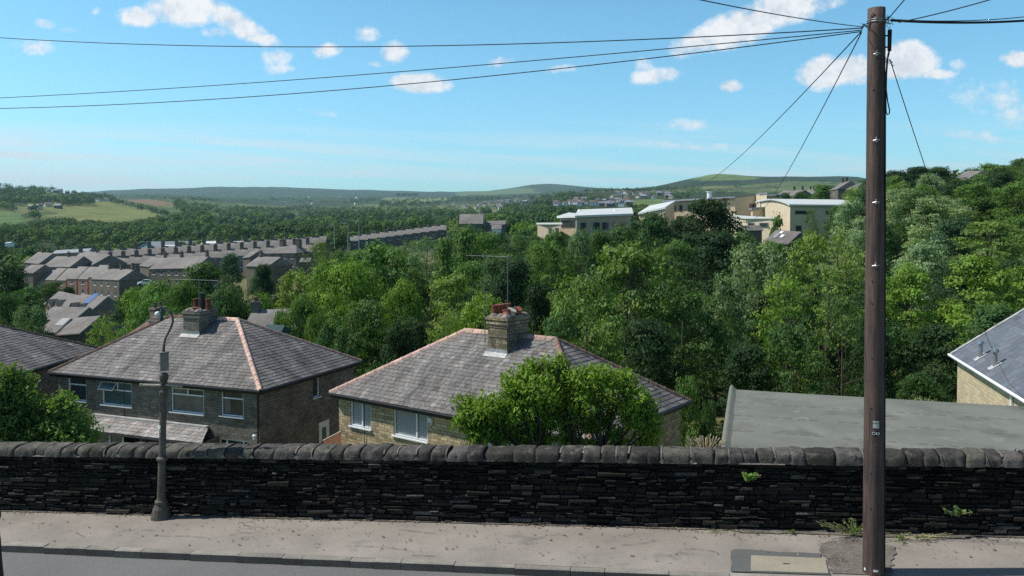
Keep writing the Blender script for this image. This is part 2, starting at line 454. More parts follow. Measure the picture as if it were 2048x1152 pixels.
def ground(x, y):
    s = (x-CW.x)*U.x + (y-CW.y)*U.y; t = (x-CW.x)*V.x + (y-CW.y)*V.y
    near = zroad(max(-40, min(40, s)))-.30
    if t <= .5:
        return near + (max(0, -t-28)*.08)
    az = math.atan2(x, y); azc = max(-R(48), min(R(48), az))
    r = math.hypot(x, y); d = max(2.0, r*math.cos(azc))
    px = CX + F*math.tan(azc)
    ld = math.log(d)
    px = max(PXS[0], min(PXS[-1]-1e-3, px))
    k = max(i for i in range(len(PXS)-1) if PXS[i] <= px)
    f = (px-PXS[k])/(PXS[k+1]-PXS[k])
    h = colh(PXS[k], ld)*(1-sm(f)) + colh(PXS[k+1], ld)*sm(f)
    if d > 60:
        h += mnoise.fractal(Vector((x/420, y/420, 1.7)), 1.0, 2.0, 5)*min(12, (d-60)*.0035)
        if d > 2600:
            # rounded green summit on the dark moor and the far skyline's long swells
            h += 26*math.exp(-((px-1440)/62)**2 - ((d-4300)/900)**2) + 10*math.exp(-((px-1600)/70)**2-((d-5000)/1500)**2)
            h += 70*math.exp(-((px-1085)/75)**2-((d-9300)/2200)**2) + 40*math.exp(-((px-520)/190)**2-((d-9300)/2200)**2)
    b = min(1, max(0, (t-.5)/14)); b = sm(b)
    lim = near-1.2
    h = lim*(1-b) + h*b if t < 14.5 else h
    return h

def build_terrain():
    rs = [0.5]
    r = 2.0
    while r < 12500:
        rs.append(r); r *= 1.028 if r > 40 else 1.09
    azs = []
    a = -180.0
    while a < 180-1e-6:
        azs.append(a)
        a += .42 if -46 <= a < 46 else 4.0
    n = len(azs)
    verts = []; cols = []
    for r in rs:
        for a in azs:
            x = r*math.sin(R(a)); y = r*math.cos(R(a))
            verts.append((x, y, ground(x, y)))
    faces = []
    for i in range(len(rs)-1):
        for k in range(n):
            a0 = i*n+k; a1 = i*n+(k+1) % n
            faces.append((a0, a1, a1+n, a0+n))
    c = len(verts); verts.append((0, 0, ground(0, 0)))
    for k in range(n): faces.append((c, (k+1) % n, k))
    me = bpy.data.meshes.new('ground'); me.from_pydata(verts, [], faces)
    me.polygons.foreach_set('use_smooth', [True]*len(me.polygons))
    ca = me.color_attributes.new('land', 'FLOAT_COLOR', 'POINT')
    buf = []
    fields = [  # (polygon on the hillside, colour)
        ([(60,432),(150,425),(240,408),(330,430),(250,446),(200,448),(120,444),(75,440)], (.165,.185,.065)),
        ([(120,398),(225,402),(320,428),(238,446),(190,440),(130,430),(60,415),(40,402)], (.165,.185,.062)),
        ([(-40,420),(40,425),(60,440),(20,455),(-60,450)], (.10,.16,.05)),
        ([(75,378),(120,385),(110,396),(70,392)], (.12,.17,.06)),
        ([(230,388),(300,396),(380,412),(300,412),(235,398)], (.20,.145,.085)),
        ([(240,402),(300,408),(350,424),(300,422)], (.12,.155,.06)),
        ([(450,400),(520,402),(560,414),(480,412)], (.13,.18,.06)),
        ([(540,418),(600,415),(640,424),(560,428)], (.11,.12,.06)),
        ([(760,392),(880,388),(900,400),(820,406),(760,404)], (.18,.21,.10)),
        ([(900,380),(1060,376),(1080,386),(920,392)], (.12,.17,.075)),
        ([(1245,400),(1330,398),(1330,420),(1265,424)], (.12,.17,.06)),
        ([(1160,416),(1220,418),(1215,430),(1150,428)], (.11,.16,.06)),
        ([(1370,356),(1440,345),(1520,356),(1500,360),(1400,362)], (.13,.19,.055)),
        ([(1570,456),(1620,456),(1620,470),(1560,470)], (.15,.17,.06)),
    ]
    def inside(poly, x, y):
        c = False; j = len(poly)-1
        for i in range(len(poly)):
            xi, yi = poly[i]; xj, yj = poly[j]
            if (yi > y) != (yj > y) and x < (xj-xi)*(y-yi)/(yj-yi)+xi: c = not c
            j = i
        return c
    for v in verts:
        col = (0, 0, 0); w = 0.0
        if v[1] > 200:
            px, py = proj(v)
            if v[1] > 120:
                for i_, (poly, cc) in enumerate(fields):
                    mx = 7000 if i_ == 12 else (4500 if i_ in (7, 8) else (12000 if i_ == 9 else 3000))
                    if v[1] < mx and inside(poly, px, py): col = cc; w = 1.0
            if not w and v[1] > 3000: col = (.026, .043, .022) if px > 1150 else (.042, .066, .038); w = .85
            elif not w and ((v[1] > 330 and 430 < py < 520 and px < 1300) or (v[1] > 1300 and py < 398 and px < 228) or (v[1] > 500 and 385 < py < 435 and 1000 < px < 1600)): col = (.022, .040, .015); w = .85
        buf += (*col, w)
    ca.data.foreach_set('color', buf)
    N = NT('meadow_and_moor_grass')
    tc = N.n('TexCoord'); P = tc.outputs['Object']
    vo = N.n('TexVoronoi', feature='F1', ins={'Vector': P, 'Scale': 1/150, 'Randomness': .9})
    ve = N.n('TexVoronoi', feature='DISTANCE_TO_EDGE', ins={'Vector': P, 'Scale': 1/150, 'Randomness': .9})
    sepc = N.n('SeparateColor', ins={0: vo.outputs['Color']})
    fc = N.ramp(sepc.outputs[0], [(0, (.055,.095,.03)), (.3, (.085,.13,.042)), (.55, (.12,.155,.06)), (.75, (.16,.165,.07)), (1, (.075,.085,.04))])
    edge = N.ramp(ve.outputs[0], [(.012, (.35,.35,.33)), (.03, (1,1,1))])
    fc = N.mix(1.0, fc, edge, 'MULTIPLY')
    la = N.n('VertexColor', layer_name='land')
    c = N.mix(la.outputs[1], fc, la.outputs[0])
    f1 = N.noise(P, 1/60, 6, .65); f2 = N.noise(P, .35, 5, .7); f3 = N.noise(P, 3.0, 4, .6)
    c = N.mix(1.0, c, N.ramp(f1, [(.3, (.62,.66,.62)), (.7, (1.3,1.25,1.2))]), 'MULTIPLY')
    c = N.mix(1.0, c, N.ramp(f2, [(.3, .75), (.7, 1.25)]), 'MULTIPLY')
    c = N.mix(1.0, c, N.ramp(f3, [(.3, .75), (.7, 1.25)]), 'MULTIPLY')
    p = N.n('BsdfPrincipled', ins={'Base Color': c, 'Roughness': .95}); p.inputs['Specular IOR Level'].default_value = .1
    N.t.links.new(p.outputs[0], N.out.inputs[0])
    me.materials.append(N.m)
    o = bpy.data.objects.new('ground', me); COL.objects.link(o); o['kind'] = 'structure'
build_terrain()

# ------------------------------------------------------------------ road, kerb, pavement
rnd = random.Random(7)
def strip(name, t0, t1, h, mat, s0=-60, s1=60, step=.5, tn=6, jig=.0, kind='structure', h0=None):
    mb = MB(); ns = int((s1-s0)/step)
    g = []
    for i in range(ns+1):
        s = s0+(s1-s0)*i/ns
        ta, tb = (t0(s) if callable(t0) else t0), (t1(s) if callable(t1) else t1)
        for k in range(tn+1):
            t = ta+(tb-ta)*k/tn
            z = h + mnoise.noise(Vector((s*.6, t*.9, 3)))*jig
            g.append(W(s, t, z))
    fs = []
    for i in range(ns):
        for k in range(tn):
            a = i*(tn+1)+k
            fs.append((a, a+tn+1, a+tn+2, a+1))
    mb.idx(g, fs)
    o = mb.build(name, mat, smooth=True); tag(o, kind=kind); return o
def tk(s): return -1.90-.018*max(-14, min(10, s))
strip('road', -8.6, lambda s: tk(s)+.02, -.13, M['asphalt'], jig=.012)
strip('pavement', lambda s: tk(s)+.12, .05, .0, M['pavement'], jig=.010)
strip('far_pavement', -10.6, -8.75, .0, M['pavement'], jig=.006)
def kerb(name, ta, tb, s0=-60, s1=60):
    mb = MB(); s = s0
    while s < s1:
        L = rnd.uniform(.80, 1.0) if rnd.random() > .2 else rnd.uniform(.35, .6)
        e = min(s1, s+L)-.012
        dz = rnd.uniform(-.006, .006); dt = rnd.uniform(-.006, .006)
        a, b = (tk(s)+dt, tk(s)+.14+dt) if ta is None else (ta+dt, tb+dt)
        P = [W(s, a, -.25), W(e, a, -.25), W(e, b, -.25), W(s, b, -.25),
             W(s, a, -.012+dz), W(e, a, -.012+dz), W(e, b, .004+dz), W(s, b, .004+dz),
             W(s, a+.022, .006+dz), W(e, a+.022, .006+dz)]
        kk = rnd.uniform(.85, 1.15)
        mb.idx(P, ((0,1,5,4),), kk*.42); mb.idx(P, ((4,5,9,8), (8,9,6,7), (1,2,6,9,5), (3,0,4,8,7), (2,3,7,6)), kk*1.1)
        s += L
    return tag(mb.build(name, M['kerb']), kind='structure')
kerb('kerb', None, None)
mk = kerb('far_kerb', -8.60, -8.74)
# dirt and leaf litter lying along the foot of the wall and the kerb
mb = MB()
for i in range(1700):
    s = rnd.uniform(-13, 12)
    if rnd.random() < .72: t = -abs(rnd.gauss(0, .07))-.02; 
    else: t = rnd.uniform(-1.5, -.05)
    if 3.2 < s < 8 and rnd.random() < .6: t *= 3.0
    if t < -1.5: continue
    a = rnd.uniform(0, 3.14); L = rnd.uniform(.008, .035); w = L*rnd.uniform(.25, .8)
    c = W(s, t, .016); ca_, sa_ = math.cos(a), math.sin(a)
    q = [c+Vector((ca_*L, sa_*L, rnd.uniform(-.003,.012))), c+Vector((-sa_*w, ca_*w, rnd.uniform(0,.01))), c+Vector((-ca_*L, -sa_*L, .0)), c+Vector((sa_*w, -ca_*w, rnd.uniform(0,.01)))]
    k = rnd.uniform(.3, 1.25); mb.face(q, (k, k*rnd.uniform(.8, 1), k*rnd.uniform(.6, 1)))
tag(mb.build('litter', M['rubble']), kind='stuff')
# repaired crazing / cracks in the pavement: thin dark tar-filled lines
mb = MB()
def crack(s, t, L, ang, seg=9):
    p = [(s, t)]
    for i in range(seg):
        ang += rnd.uniform(-.75, .75)
        s += math.cos(ang)*L/seg; t += math.sin(ang)*L/seg*.6
        p.append((s, max(-1.60, min(-.06, t))))
    for i in range(seg):
        (a, b), (c, d) = p[i], p[i+1]
        w = rnd.uniform(.002, .007)
        mb.face([W(a, b-w, .017), W(c, d-w, .017), W(c, d+w, .017), W(a, b+w, .017)], rnd.uniform(.4, .9))
for s in (-9.3,-8.2,-6.0,-5.1,-4.3,-3.2,-2.2,-1.6,-.4,.6,1.1,2.2,2.9,3.3,-7.1):
    for q in range(rnd.choice((0, 1, 2))):
        crack(s+rnd.uniform(-.3,.3), rnd.uniform(-1.45,-.35), rnd.uniform(.25, .9), rnd.uniform(-.6, .6))
crack(-6.5, -1.1, 3.5, 0, 30); crack(-2.5, -1.3, 3.0, 0, 26)
o = mb.build('pavement_cracks', material('crack_fill', (.10,.095,.09), .95, None, (30,.3), None)); tag(o, kind='stuff')

# asphalt patch and concrete access cover
def s_of(px, py, h=0.0):
    x, z = ray(px, py)
    # intersect the ray with the sloping pavement plane
    Y = 12.0
    for _ in range(30):
        p = Vector((x*Y, Y, 0)); s = (p-CW).dot(U)
        Y = (zroad(s)+h)/z
    p = Vector((x*Y, Y, 0))
    return (p-CW).dot(U), (p-CW).dot(V)
pts = [(1462,1104),(1470,1100),(1500,1101),(1560,1106),(1605,1107),(1643,1109),(1641,1116),(1650,1122),(1662,1152),(1664,1175),(1465,1168),(1461,1140),(1464,1128),(1461,1118)]
mb = MB(); mb.face([W(*[max(-1.80, q) if i else q for i, q in enumerate(s_of(*p))], .0175) for p in pts][::-1])
tag(mb.build('asphalt_patch', M['patch']), kind='structure')
rr_ = random.Random(12)
def ragged(poly, n=7, j=.05):
    out = []
    for (a, b) in zip(poly, poly[1:]+poly[:1]):
        for i in range(n): f = i/n; out.append((a[0]+(b[0]-a[0])*f+rr_.uniform(-j, j), min(-.03, max(-1.74, a[1]+(b[1]-a[1])*f+rr_.uniform(-j, j)*.6))))
    return out
pg = [s_of(*p) for p in ((1640,1088),(1700,1080),(1745,1084),(1790,1095),(1785,1128),(1790,1156),(1668,1156),(1656,1120),(1642,1108))]
mb = MB(); mb.face([W(a, b, .0165) for a, b in ragged(pg)][::-1])
M['grit'] = material('gritty_dirt', (.155,.14,.12), .95, (3,.3), (45,.3), (60,.5), speck=(22,.62,(.34,.31,.27),.5))
tag(mb.build('pavement_dirt', M['grit']), kind='structure')
pg = [(-14,-.02),(-9,-.02),(-4,-.02),(0,-.02),(4,-.02),(9,-.02),(9,-.16),(6,-.24),(3.5,-.16),(1,-.09),(-2,-.13),(-5,-.07),(-8,-.12),(-11,-.06),(-14,-.1)]
mb = MB(); q_ = ragged(pg, 16, .035)
n_ = 120
top_ = [(-14+23*i/n_) for i in range(n_+1)]
P = []
for s_ in top_:
    wd = .07+.05*mnoise.noise(Vector((s_*.9, 4, 0)))+.04*mnoise.noise(Vector((s_*4, 1, 0)))+(.10 if 4 < s_ < 7.5 else 0)
    P += [W(s_, -max(.025, wd), .0155), W(s_, .02, .0155)]
mb.idx(P, [(2*i, 2*i+2, 2*i+3, 2*i+1) for i in range(n_)])
tag(mb.build('pavement_dirt', M['grit']), kind='structure')
a = s_of(1502,1114); b = s_of(1650,1120); c = s_of(1657,1150); d = s_of(1502,1147)
mb = MB()
q = [W(a[0], a[1], .03), W(b[0], b[1], .03), W(c[0]+.0, max(-1.78, c[1]), .03), W(d[0], max(-1.78, d[1]), .03)]
lo = [Vector((p.x, p.y, p.z-.10)) for p in q]
mb.idx(lo+q, ((4,5,6,7)[::-1], (0,1,5,4), (1,2,6,5), (2,3,7,6), (3,0,4,7)))
cov = thing('access_cover', 'pale concrete access cover set in the dark asphalt patch of the pavement', 'cover', tuple((q[0]+q[2])/2))
for p_ in (mb.v,): mb.v = [tuple(Vector(v)-cov.location) for v in mb.v]
mb.build('slab', M['slab'], cov)
mb = MB(); cc = (q[0]+q[2])/2-cov.location
mb.box((cc.x-.03, cc.y, .001), (.10, .022, .006), UA); mb.build('lifting_slot', M['black'], cov)

# ------------------------------------------------------------------ boundary wall
wall = thing('stone_wall', 'long blackened dry stone roadside wall with rounded coping along the pavement', 'wall', tuple(W(0, 0)), 0)
WO = Vector(wall.location)
def wl(s, t, h): return W(s, t, h)-WO
rnd = random.Random(11)
mb = MB()
HB = 1.15
s0, s1 = -20.0, 17.0
# core
n = 37
P = []
for i in range(n+1):
    s = s0+(s1-s0)*i/n
    P += [wl(s, .05, -.8), wl(s, .05, HB-.02), wl(s, .40, HB-.02), wl(s, .42, -6.5)]
fs = []
for i in range(n):
    a = i*4
    for k in range(3): fs.append((a+k, a+4+k, a+5+k, a+k+1))
fs.append((0,1,2,3)); fs.append((n*4+3, n*4+2, n*4+1, n*4))
mb.idx(P, fs, .5)
h = -.12
while h < HB-.02:
    rh = rnd.choice((.032,.042,.05,.055,.06,.07,.08,.10))
    if h+rh > HB-.03: rh = HB-h
    s = s0+rnd.uniform(0, .3)
    while s < s1:
        L = rnd.choice((rnd.uniform(.07,.2), rnd.uniform(.12,.34), rnd.uniform(.2,.5)))*(.85 if rh < .06 else 1.15)
        if rnd.random() < .07: L *= .4
        hh = rh-.009
        if rnd.random() < .28: hh *= rnd.uniform(.45, .85)
        z0 = h+rnd.uniform(-.009, .009)+mnoise.noise(Vector((s*.5, h*2, 0)))*.045
        out = -.0+rnd.uniform(-.045, .030)
        if rnd.random() < .10: out -= rnd.uniform(.01, .045)
        if h < .2: out -= .012
        e = s+L-.012
        j = lambda a=.006: rnd.uniform(-a, a)
        dz = rnd.uniform(-.012, .012)
        ch = min(.012, hh*.25)
        p = []
        # front face inset (chamfer) + back
        for (ss, zz) in ((s, z0), (e, z0), (e, z0+hh+dz), (s, z0+hh)):
            p.append(wl(ss+j(), .07, zz+j(.003)))
        for (ss, zz) in ((s, z0), (e, z0), (e, z0+hh+dz), (s, z0+hh)):
            p.append(wl(ss+j(.004), out+.018+j(.004), zz))
        for (ss, zz) in ((s+ch, z0+ch), (e-ch, z0+ch), (e-ch, z0+hh-ch+dz), (s+ch, z0+hh-ch)):
            p.append(wl(ss+j(.008), out+j(.007), zz+j(.004)))
        k = rnd.uniform(.35, 1.4)
        if rnd.random() < .09: k *= rnd.uniform(2.0, 5.0)
        if h < .22: k *= 1.35
        k2 = (k, k*rnd.uniform(.95, 1.02), k*rnd.uniform(.88, 1.05))
        mb.idx(p, ((0,1,5,4),(1,2,6,5),(2,3,7,6),(3,0,4,7),(4,5,9,8),(5,6,10,9),(6,7,11,10),(7,4,8,11),(8,9,10,11)), k2)
        s += L
    h += rh
mb.build('wall_courses', M['wallstone'], wall)
# mortar bed under the coping
mb = MB(); s = s0
while s < s1:
    L = rnd.uniform(.15, .8)
    if rnd.random() < .62:
        hh = rnd.uniform(.012, .030); o_ = rnd.uniform(-.055, -.02)
        P = [wl(s, o_, HB-.005), wl(s+L, o_+rnd.uniform(-.01,.01), HB-.005), wl(s+L, .1, HB-.005), wl(s, .1, HB-.005),
             wl(s, o_+.012, HB+hh), wl(s+L, o_+.012, HB+hh*rnd.uniform(.4,1)), wl(s+L, .1, HB+hh), wl(s, .1, HB+hh)]
        mb.idx(P, ((0,1,5,4),(4,5,6,7),(1,2,6,5),(3,0,4,7)), rnd.uniform(.5, 1.1))
    s += L
mb.build('mortar_bed', M['mortar'], wall)
# coping stones, each its own part
s = s0; ci = 0
COPS = []
while s < s1:
    L = rnd.choice((.24,.28,.32,.34,.38,.42,.52))*rnd.uniform(.92, 1.08)
    e = s+L-.010
    hgt = rnd.uniform(.17, .20); dpt = rnd.uniform(.245, .265)
    lean = (.03 if s < -1 else -.0)+rnd.uniform(-.02, .02)
    mb = MB(); NS, NA = 9, 15
    P = []
    sd = rnd.random()*99
    tc_ = .20+rnd.uniform(-.012, .012)
    for i in range(NS+1):
        f = i/NS
        edge = 1-.055*((abs(f-.5)*2)**8)
        for k in range(NA+1):
            a = math.pi*k/NA
            ca_, sa_ = -math.cos(a), math.sin(a)
            yy = math.copysign(abs(ca_)**.62, ca_)*dpt*edge
            zz = (abs(sa_)**.55)*hgt*edge
            ns = mnoise.fractal(Vector((sd+f*L*5, yy*6, zz*6)), 1.0, 2.2, 5)*.042
            ss = s+(e-s)*f + lean*(zz/hgt) + lean*.8*math.sin(a)
            P.append(wl(ss, tc_+yy*(1+ns*2)+0, HB+.012+zz*(1+ns*2.2)-(.02 if k in (0, NA) else 0)))
    fs = []
    for i in range(NS):
        for k in range(NA):
            a = i*(NA+1)+k
            fs.append((a, a+NA+1, a+NA+2, a+1))
    fs.append(tuple(range(NA+1))); b = NS*(NA+1); fs.append(tuple(b+k for k in range(NA, -1, -1)))
    k = rnd.uniform(.55, 1.6)
    mb.idx(P, fs, (k, k*rnd.uniform(.97, 1.02), k*rnd.uniform(.9, 1.05)))
    co_ = mb.build('coping_stone', M['coping'], wall, smooth=False)
    co_.data.polygons.foreach_set('use_smooth', [len(p.vertices) == 4 for p in co_.data.polygons])
    s += L; ci += 1
    COPS.append(s)

mb = MB()
for s_ in COPS:   # pale mortar pointed into some of the coping joints
    if rnd.random() < .45: continue
    n = 9; P = []
    for k in range(n+1):
        a = math.pi*k/n; ca_, sa_ = -math.cos(a), math.sin(a)
        yy = math.copysign(abs(ca_)**.62, ca_)*.266; zz = (abs(sa_)**.55)*.19
        P += [wl(s_-.018+rnd.uniform(-.006,.006), .20+yy, HB+.012+zz), wl(s_+.008+rnd.uniform(-.006,.006), .20+yy, HB+.012+zz)]
    mb.idx(P, [(2*k, 2*k+1, 2*k+3, 2*k+2) for k in range(rnd.randint(0, 2), n)], rnd.uniform(.5, .9))
    P = [wl(s_-.05, -.055, HB+.012), wl(s_+.05, -.055, HB+.012), wl(s_, -.052, HB+.07)]
    mb.face(P, rnd.uniform(.6, .9))
mb.build('joint_mortar', M['mortar'], wall)
# ------------------------------------------------------------------ telegraph pole
pb = Vector((at(1747, 1150, 12.05).x, 12.05, 0)); pb.z = zroad((pb-CW).dot(U))-.0
pole = thing('telegraph_pole', 'tall brown creosoted timber telegraph pole at the kerb carrying the overhead cables', 'telegraph pole', tuple(pb))
top = at(1753, 17, 12.05)-pb
def pc(h): return Vector((top.x*h/top.z, top.y*h/top.z, h))
mb = MB(); rnd = random.Random(3)
hs = [ -.4+ (top.z+.4)*i/28 for i in range(29)]
mb.tube([pc(h)+Vector((mnoise.noise(Vector((h*.4, 0, 1)))*.008, 0, 0)) for h in hs], [.152-(.152-.121)*max(0, h)/top.z for h in hs], 28)
mb.build('shaft', M['pole'], pole, smooth=True)
def poleR(h): return .152-(.152-.121)*h/top.z
def poleh(py): return (at(1750, py, 12.05)-pb).z
def polef(ang, h, out=0.0):   # point on the pole surface; ang measured from the viewer-facing side, + to the right
    r = poleR(h)+out
    base = math.atan2(-pb.y, -pb.x)
    a = base + ang
    return pc(h)+Vector((math.cos(a)*r, math.sin(a)*r, 0))
# number plate and sign plate
def curved_plate(name, a0, a1, h0, h1, mat, out=.004, parent=None):
    mb = MB(); n = 8; P = []
    for i in range(n+1):
        a = a0+(a1-a0)*i/n
        P += [polef(a, h0, out), polef(a, h1, out)]
    for i in range(n+1):
        a = a0+(a1-a0)*i/n
        P += [polef(a, h0, 0), polef(a, h1, 0)]
    fs = [(2*i, 2*i+2, 2*i+3, 2*i+1) for i in range(n)]
    o = 2*(n+1)
    fs += [(2*i+1, 2*i+3, o+2*i+3, o+2*i+1) for i in range(n)]
    fs += [(o+2*i, o+2*i+2, 2*i+2, 2*i) for i in range(n)]
    fs += [(0, 1, o+1, o), (2*n, o+2*n, o+2*n+1, 2*n+1)]
    mb.idx(P, fs); return mb.build(name, mat, parent or pole)
pl = curved_plate('sign_plate', -.12, .46, poleh(852), poleh(838), M['paper'])
curved_plate('plate_band', -.12, .46, poleh(842.2), poleh(841.2), M['black'], .006, pl)
plate = curved_plate('number_plate', -.22, .56, poleh(866), poleh(859), M['black'], .005)
def text_on(name, txt, size, loc, rot, mat, parent, sx=1.0):
    cu = bpy.data.curves.new(name, 'FONT'); cu.body = txt; cu.size = size; cu.extrude = .001; cu.align_x = 'CENTER'; cu.align_y = 'CENTER'
    tmp = bpy.data.objects.new(name, cu); COL.objects.link(tmp)
    dg = bpy.context.evaluated_depsgraph_get()
    me = bpy.data.meshes.new_from_object(tmp.evaluated_get(dg))
    COL.objects.unlink(tmp); bpy.data.objects.remove(tmp)
    o = bpy.data.objects.new(name, me); me.materials.clear(); me.materials.append(mat)
    ca = me.color_attributes.new('tint', 'FLOAT_COLOR', 'CORNER'); ca.data.foreach_set('color', [1.0]*4*len(me.loops))
    COL.objects.link(o); setparent(o, parent); o.location = loc; o.rotation_euler = rot; o.scale = (sx, 1, 1); return o
base = math.atan2(-pb.y, -pb.x)
for ch, a_ in (('C', -.08), ('4', .16), ('8', .40)):
    p_ = polef(a_, poleh(862.5), .0075)
    text_on('plate_character', ch, .062, tuple(p_), (R(90), 0, base+a_+R(90)), M['white'], plate)
curved_plate('white_tape', -.02, .42, poleh(1136), poleh(1132), M['white'], .003)
curved_plate('white_tape', -.98, -.78, poleh(1138), poleh(1133), M['white'], .003)
# brackets and step fittings up the pole
for i, (py, px_) in enumerate(((112,1745),(283,1747),(406,1747),(531,1746))):
    h = poleh(py); mb = MB()
    c = polef(.05, h, .01)
    mb.tube([polef(-.25, h+.01, .0), polef(-.2, h, .035), polef(.05, h+.012, .045), polef(.32, h+.01, .035), polef(.4, h-.005, .0)], .007, 6)
    mb.tube([polef(.05, h-.03, .004), polef(.05, h+.035, .03), polef(.05, h+.05, .012)], .009, 6)
    mb.box(tuple(polef(.05, h, .006)), (.05, .02, .03), base+R(90))
    mb.build('step_bracket', M['steel'], pole)
for py in (97,135,180,333,425,560,604,712,812,885,940,1010):
    h = poleh(py); mb = MB(); a_ = (.1 if py % 2 else -.35)
    c = polef(a_, h, .004); mb.tube([polef(a_, h, -.01), polef(a_, h, .014)], .011, 7)
    mb.build('bolt_head', M['iron'], pole)
# terminal block on the right, loops of cable, ring of wire ends
mb = MB(); h0, h1 = poleh(105), poleh(63)
mb.tube([polef(1.35, h0, .055), polef(1.35, h1, .060)], [.026, .030], 10)
mb.tube([polef(1.35, h1-.08, -.01), polef(1.35, h1-.08, .05)], .012, 6); mb.tube([polef(1.35, h0+.06, -.01), polef(1.35, h0+.06, .05)], .012, 6)
mb.build('terminal_block', M['cable'], pole, smooth=True)
def cable_part(name, pts, r=.008, parent=pole):
    mb = MB(); mb.tube(pts, r, 7); return mb.build(name, M['cable'], parent, smooth=True)
cable_part('down_cable', [polef(1.3, poleh(y), o_) for y, o_ in ((66,.06),(110,.045),(125,.02),(160,.012),(215,.006),(300,.006),(480,.007),(700,.007),(880,.006),(1140,.006))], .0075)
cable_part('down_cable', [polef(1.5, poleh(y), o_) for y, o_ in ((100,.06),(120,.03),(150,.015),(180,.01),(205,.03),(222,.055),(229,.05),(231,.03),(226,.01),(205,.006),(190,.005))], .009)
cable_part('down_cable', [polef(1.1, poleh(y), o_) for y, o_ in ((110,.05),(130,.03),(170,.008),(250,.006),(420,.006))], .006)
mb = MB(); rnd = random.Random(5)
h = poleh(45)
ring = [polef(a_/12*2*math.pi, h, .006) for a_ in range(13)]
mb.tube(ring, .008, 6)
mb.tube([p+Vector((0, 0, .03)) for p in ring], .006, 6)
mb.build('ring_bracket', M['steel'], pole)
mb = MB()
for i in range(16):
    a_ = rnd.uniform(1.0, 2.0); hh = poleh(rnd.choice((40, 45, 50, 120, 126)))
    p0 = polef(a_, hh, .0); p1 = polef(a_+rnd.uniform(-.3,.3), hh+rnd.uniform(-.07,.08), rnd.uniform(.03,.10)); p2 = polef(a_+.3, hh+rnd.uniform(-.09,.09), rnd.uniform(.02,.12))
    mb.tube([p0, p1, p2], .0035, 5)
for i in range(5):
    hh = poleh(52)+rnd.uniform(-.03,.05)
    mb.tube([polef(-1.6+rnd.uniform(-.2,.2), hh, .0), polef(-1.4, hh+rnd.uniform(-.03,.05), .05), polef(-1.7, hh+rnd.uniform(-.06,.02), .085)], .005, 5)
mb.tube([polef(-.9, poleh(60), .01), polef(-.5, poleh(33), .012), polef(-.3, poleh(28), .012)], .006, 5)
mb.tube([polef(-.6, poleh(62), .01), polef(-.1, poleh(70), .012), polef(.0, poleh(108), .012)], .005, 5)
mb.build('wire_tails', M['cable'], pole)
mb = MB(); mb.box((0, 0, 0), (.34, .34, .05), UA); 
dirt = mb

# ------------------------------------------------------------------ overhead cables, each a thing of its own
def wire(label, A, B, sag, r=.008, group='overhead telephone wires', n=28, A2=None):
    A = Vector(A); B = Vector(B)
    o = thing('overhead_wire', label, 'cable', tuple(A), 0, group)
    mb = MB(); pts = []
    for i in range(n+1):
        f = i/n; p = A.lerp(B, f); p.z -= sag*4*f*(1-f)
        pts.append(p-A)
    mb.tube(pts, r, 6); mb.build('cable', M['cable'], o, smooth=True)
    return o
AL = pb+polef(-1.5, poleh(54), .08); AR = pb+polef(1.5, poleh(44), .08)
def wire_px(label, A, pxy, Y, sag, r=.008):
    B = at(pxy[0], pxy[1], Y); B = Vector(A)+(B-Vector(A))*1.0
    return wire(label, A, B, sag, r)
def wire_fit(label, A, pxe, Y, p1, p2, r=.008):
    """hang a wire from A to a far point so that it passes the two given picture points"""
    A = Vector(A); B = at(pxe, 300, Y); rows = []
    for (px, py) in (p1, p2):
        lo, hi = 0.0, 1.0
        for _ in range(50):
            m = (lo+hi)/2; q = A.lerp(B, m); pr = CX+F*q.x/(q.y*cp)
            if (pr > px) == (proj(A)[0] > proj(B)[0]): lo = m
            else: hi = m
        q = A.lerp(B, m); x, z = ray(px, py); rows.append((m, z*q.y))
    (f1_, z1), (f2_, z2) = rows
    # z = zA + (zB-zA) f - 4 s f (1-f)
    a1, b1, c1 = f1_, -4*f1_*(1-f1_), z1-A.z; a2, b2, c2 = f2_, -4*f2_*(1-f2_), z2-A.z
    det = a1*b2-a2*b1; dz = (c1*b2-c2*b1)/det; s_ = (a1*c2-a2*c1)/det
    return wire(label, A, (B.x, B.y, A.z+dz), s_, r)
wire_fit('uppermost of the three wires running off left across the sky, sagging', AL, -300, 20, (900, 91), (0, 75), .0085)
wire_fit('middle of the three wires running off left across the sky', AL+Vector((0,0,-.03)), -300, 21, (1000, 127), (0, 196), .0075)
wire_fit('lowest of the three wires running off left across the sky', AL+Vector((0,0,-.05)), -300, 20, (1000, 150), (0, 217), .008)
wire_px('wire rising from the pole to the top edge of the sky left of it', AL+Vector((0,0,.02)), (1080, -75), 7.0, .06, .006)
wire_px('wire dropping steeply left from the pole towards the flat roofed school', AL+Vector((0,0,-.05)), (1365, 366), 95, 1.2, .009)
wire_px('wire dropping left from the pole to the trees beside the white roofed hall', AL+Vector((0,0,-.07)), (1488, 445), 70, .9, .009)
wire_fit('thick bundled cable leaving the pole to the right', AR, 2500, 14, (1880, 45), (2048, 41), .018)
wire_fit('thin wire just above the thick cable right of the pole', AR+Vector((0,0,.015)), 2500, 14, (1900, 42), (2048, 33), .007)
wire_px('wire climbing right from the pole to the top corner of the sky', AR+Vector((.1,0,-.03)), (2200, -75), 10.5, .06, .008)
wire_px('short wire rising steeply right above the pole head', AR+Vector((-.07,0,0)), (1860, -60), 11.0, .0, .008)
AD = pb+polef(1.45, poleh(122), .06)
wire_px('thin wire running down right from the pole to the blue slate roof', AD, (2022, 772), 31, .45, .007)

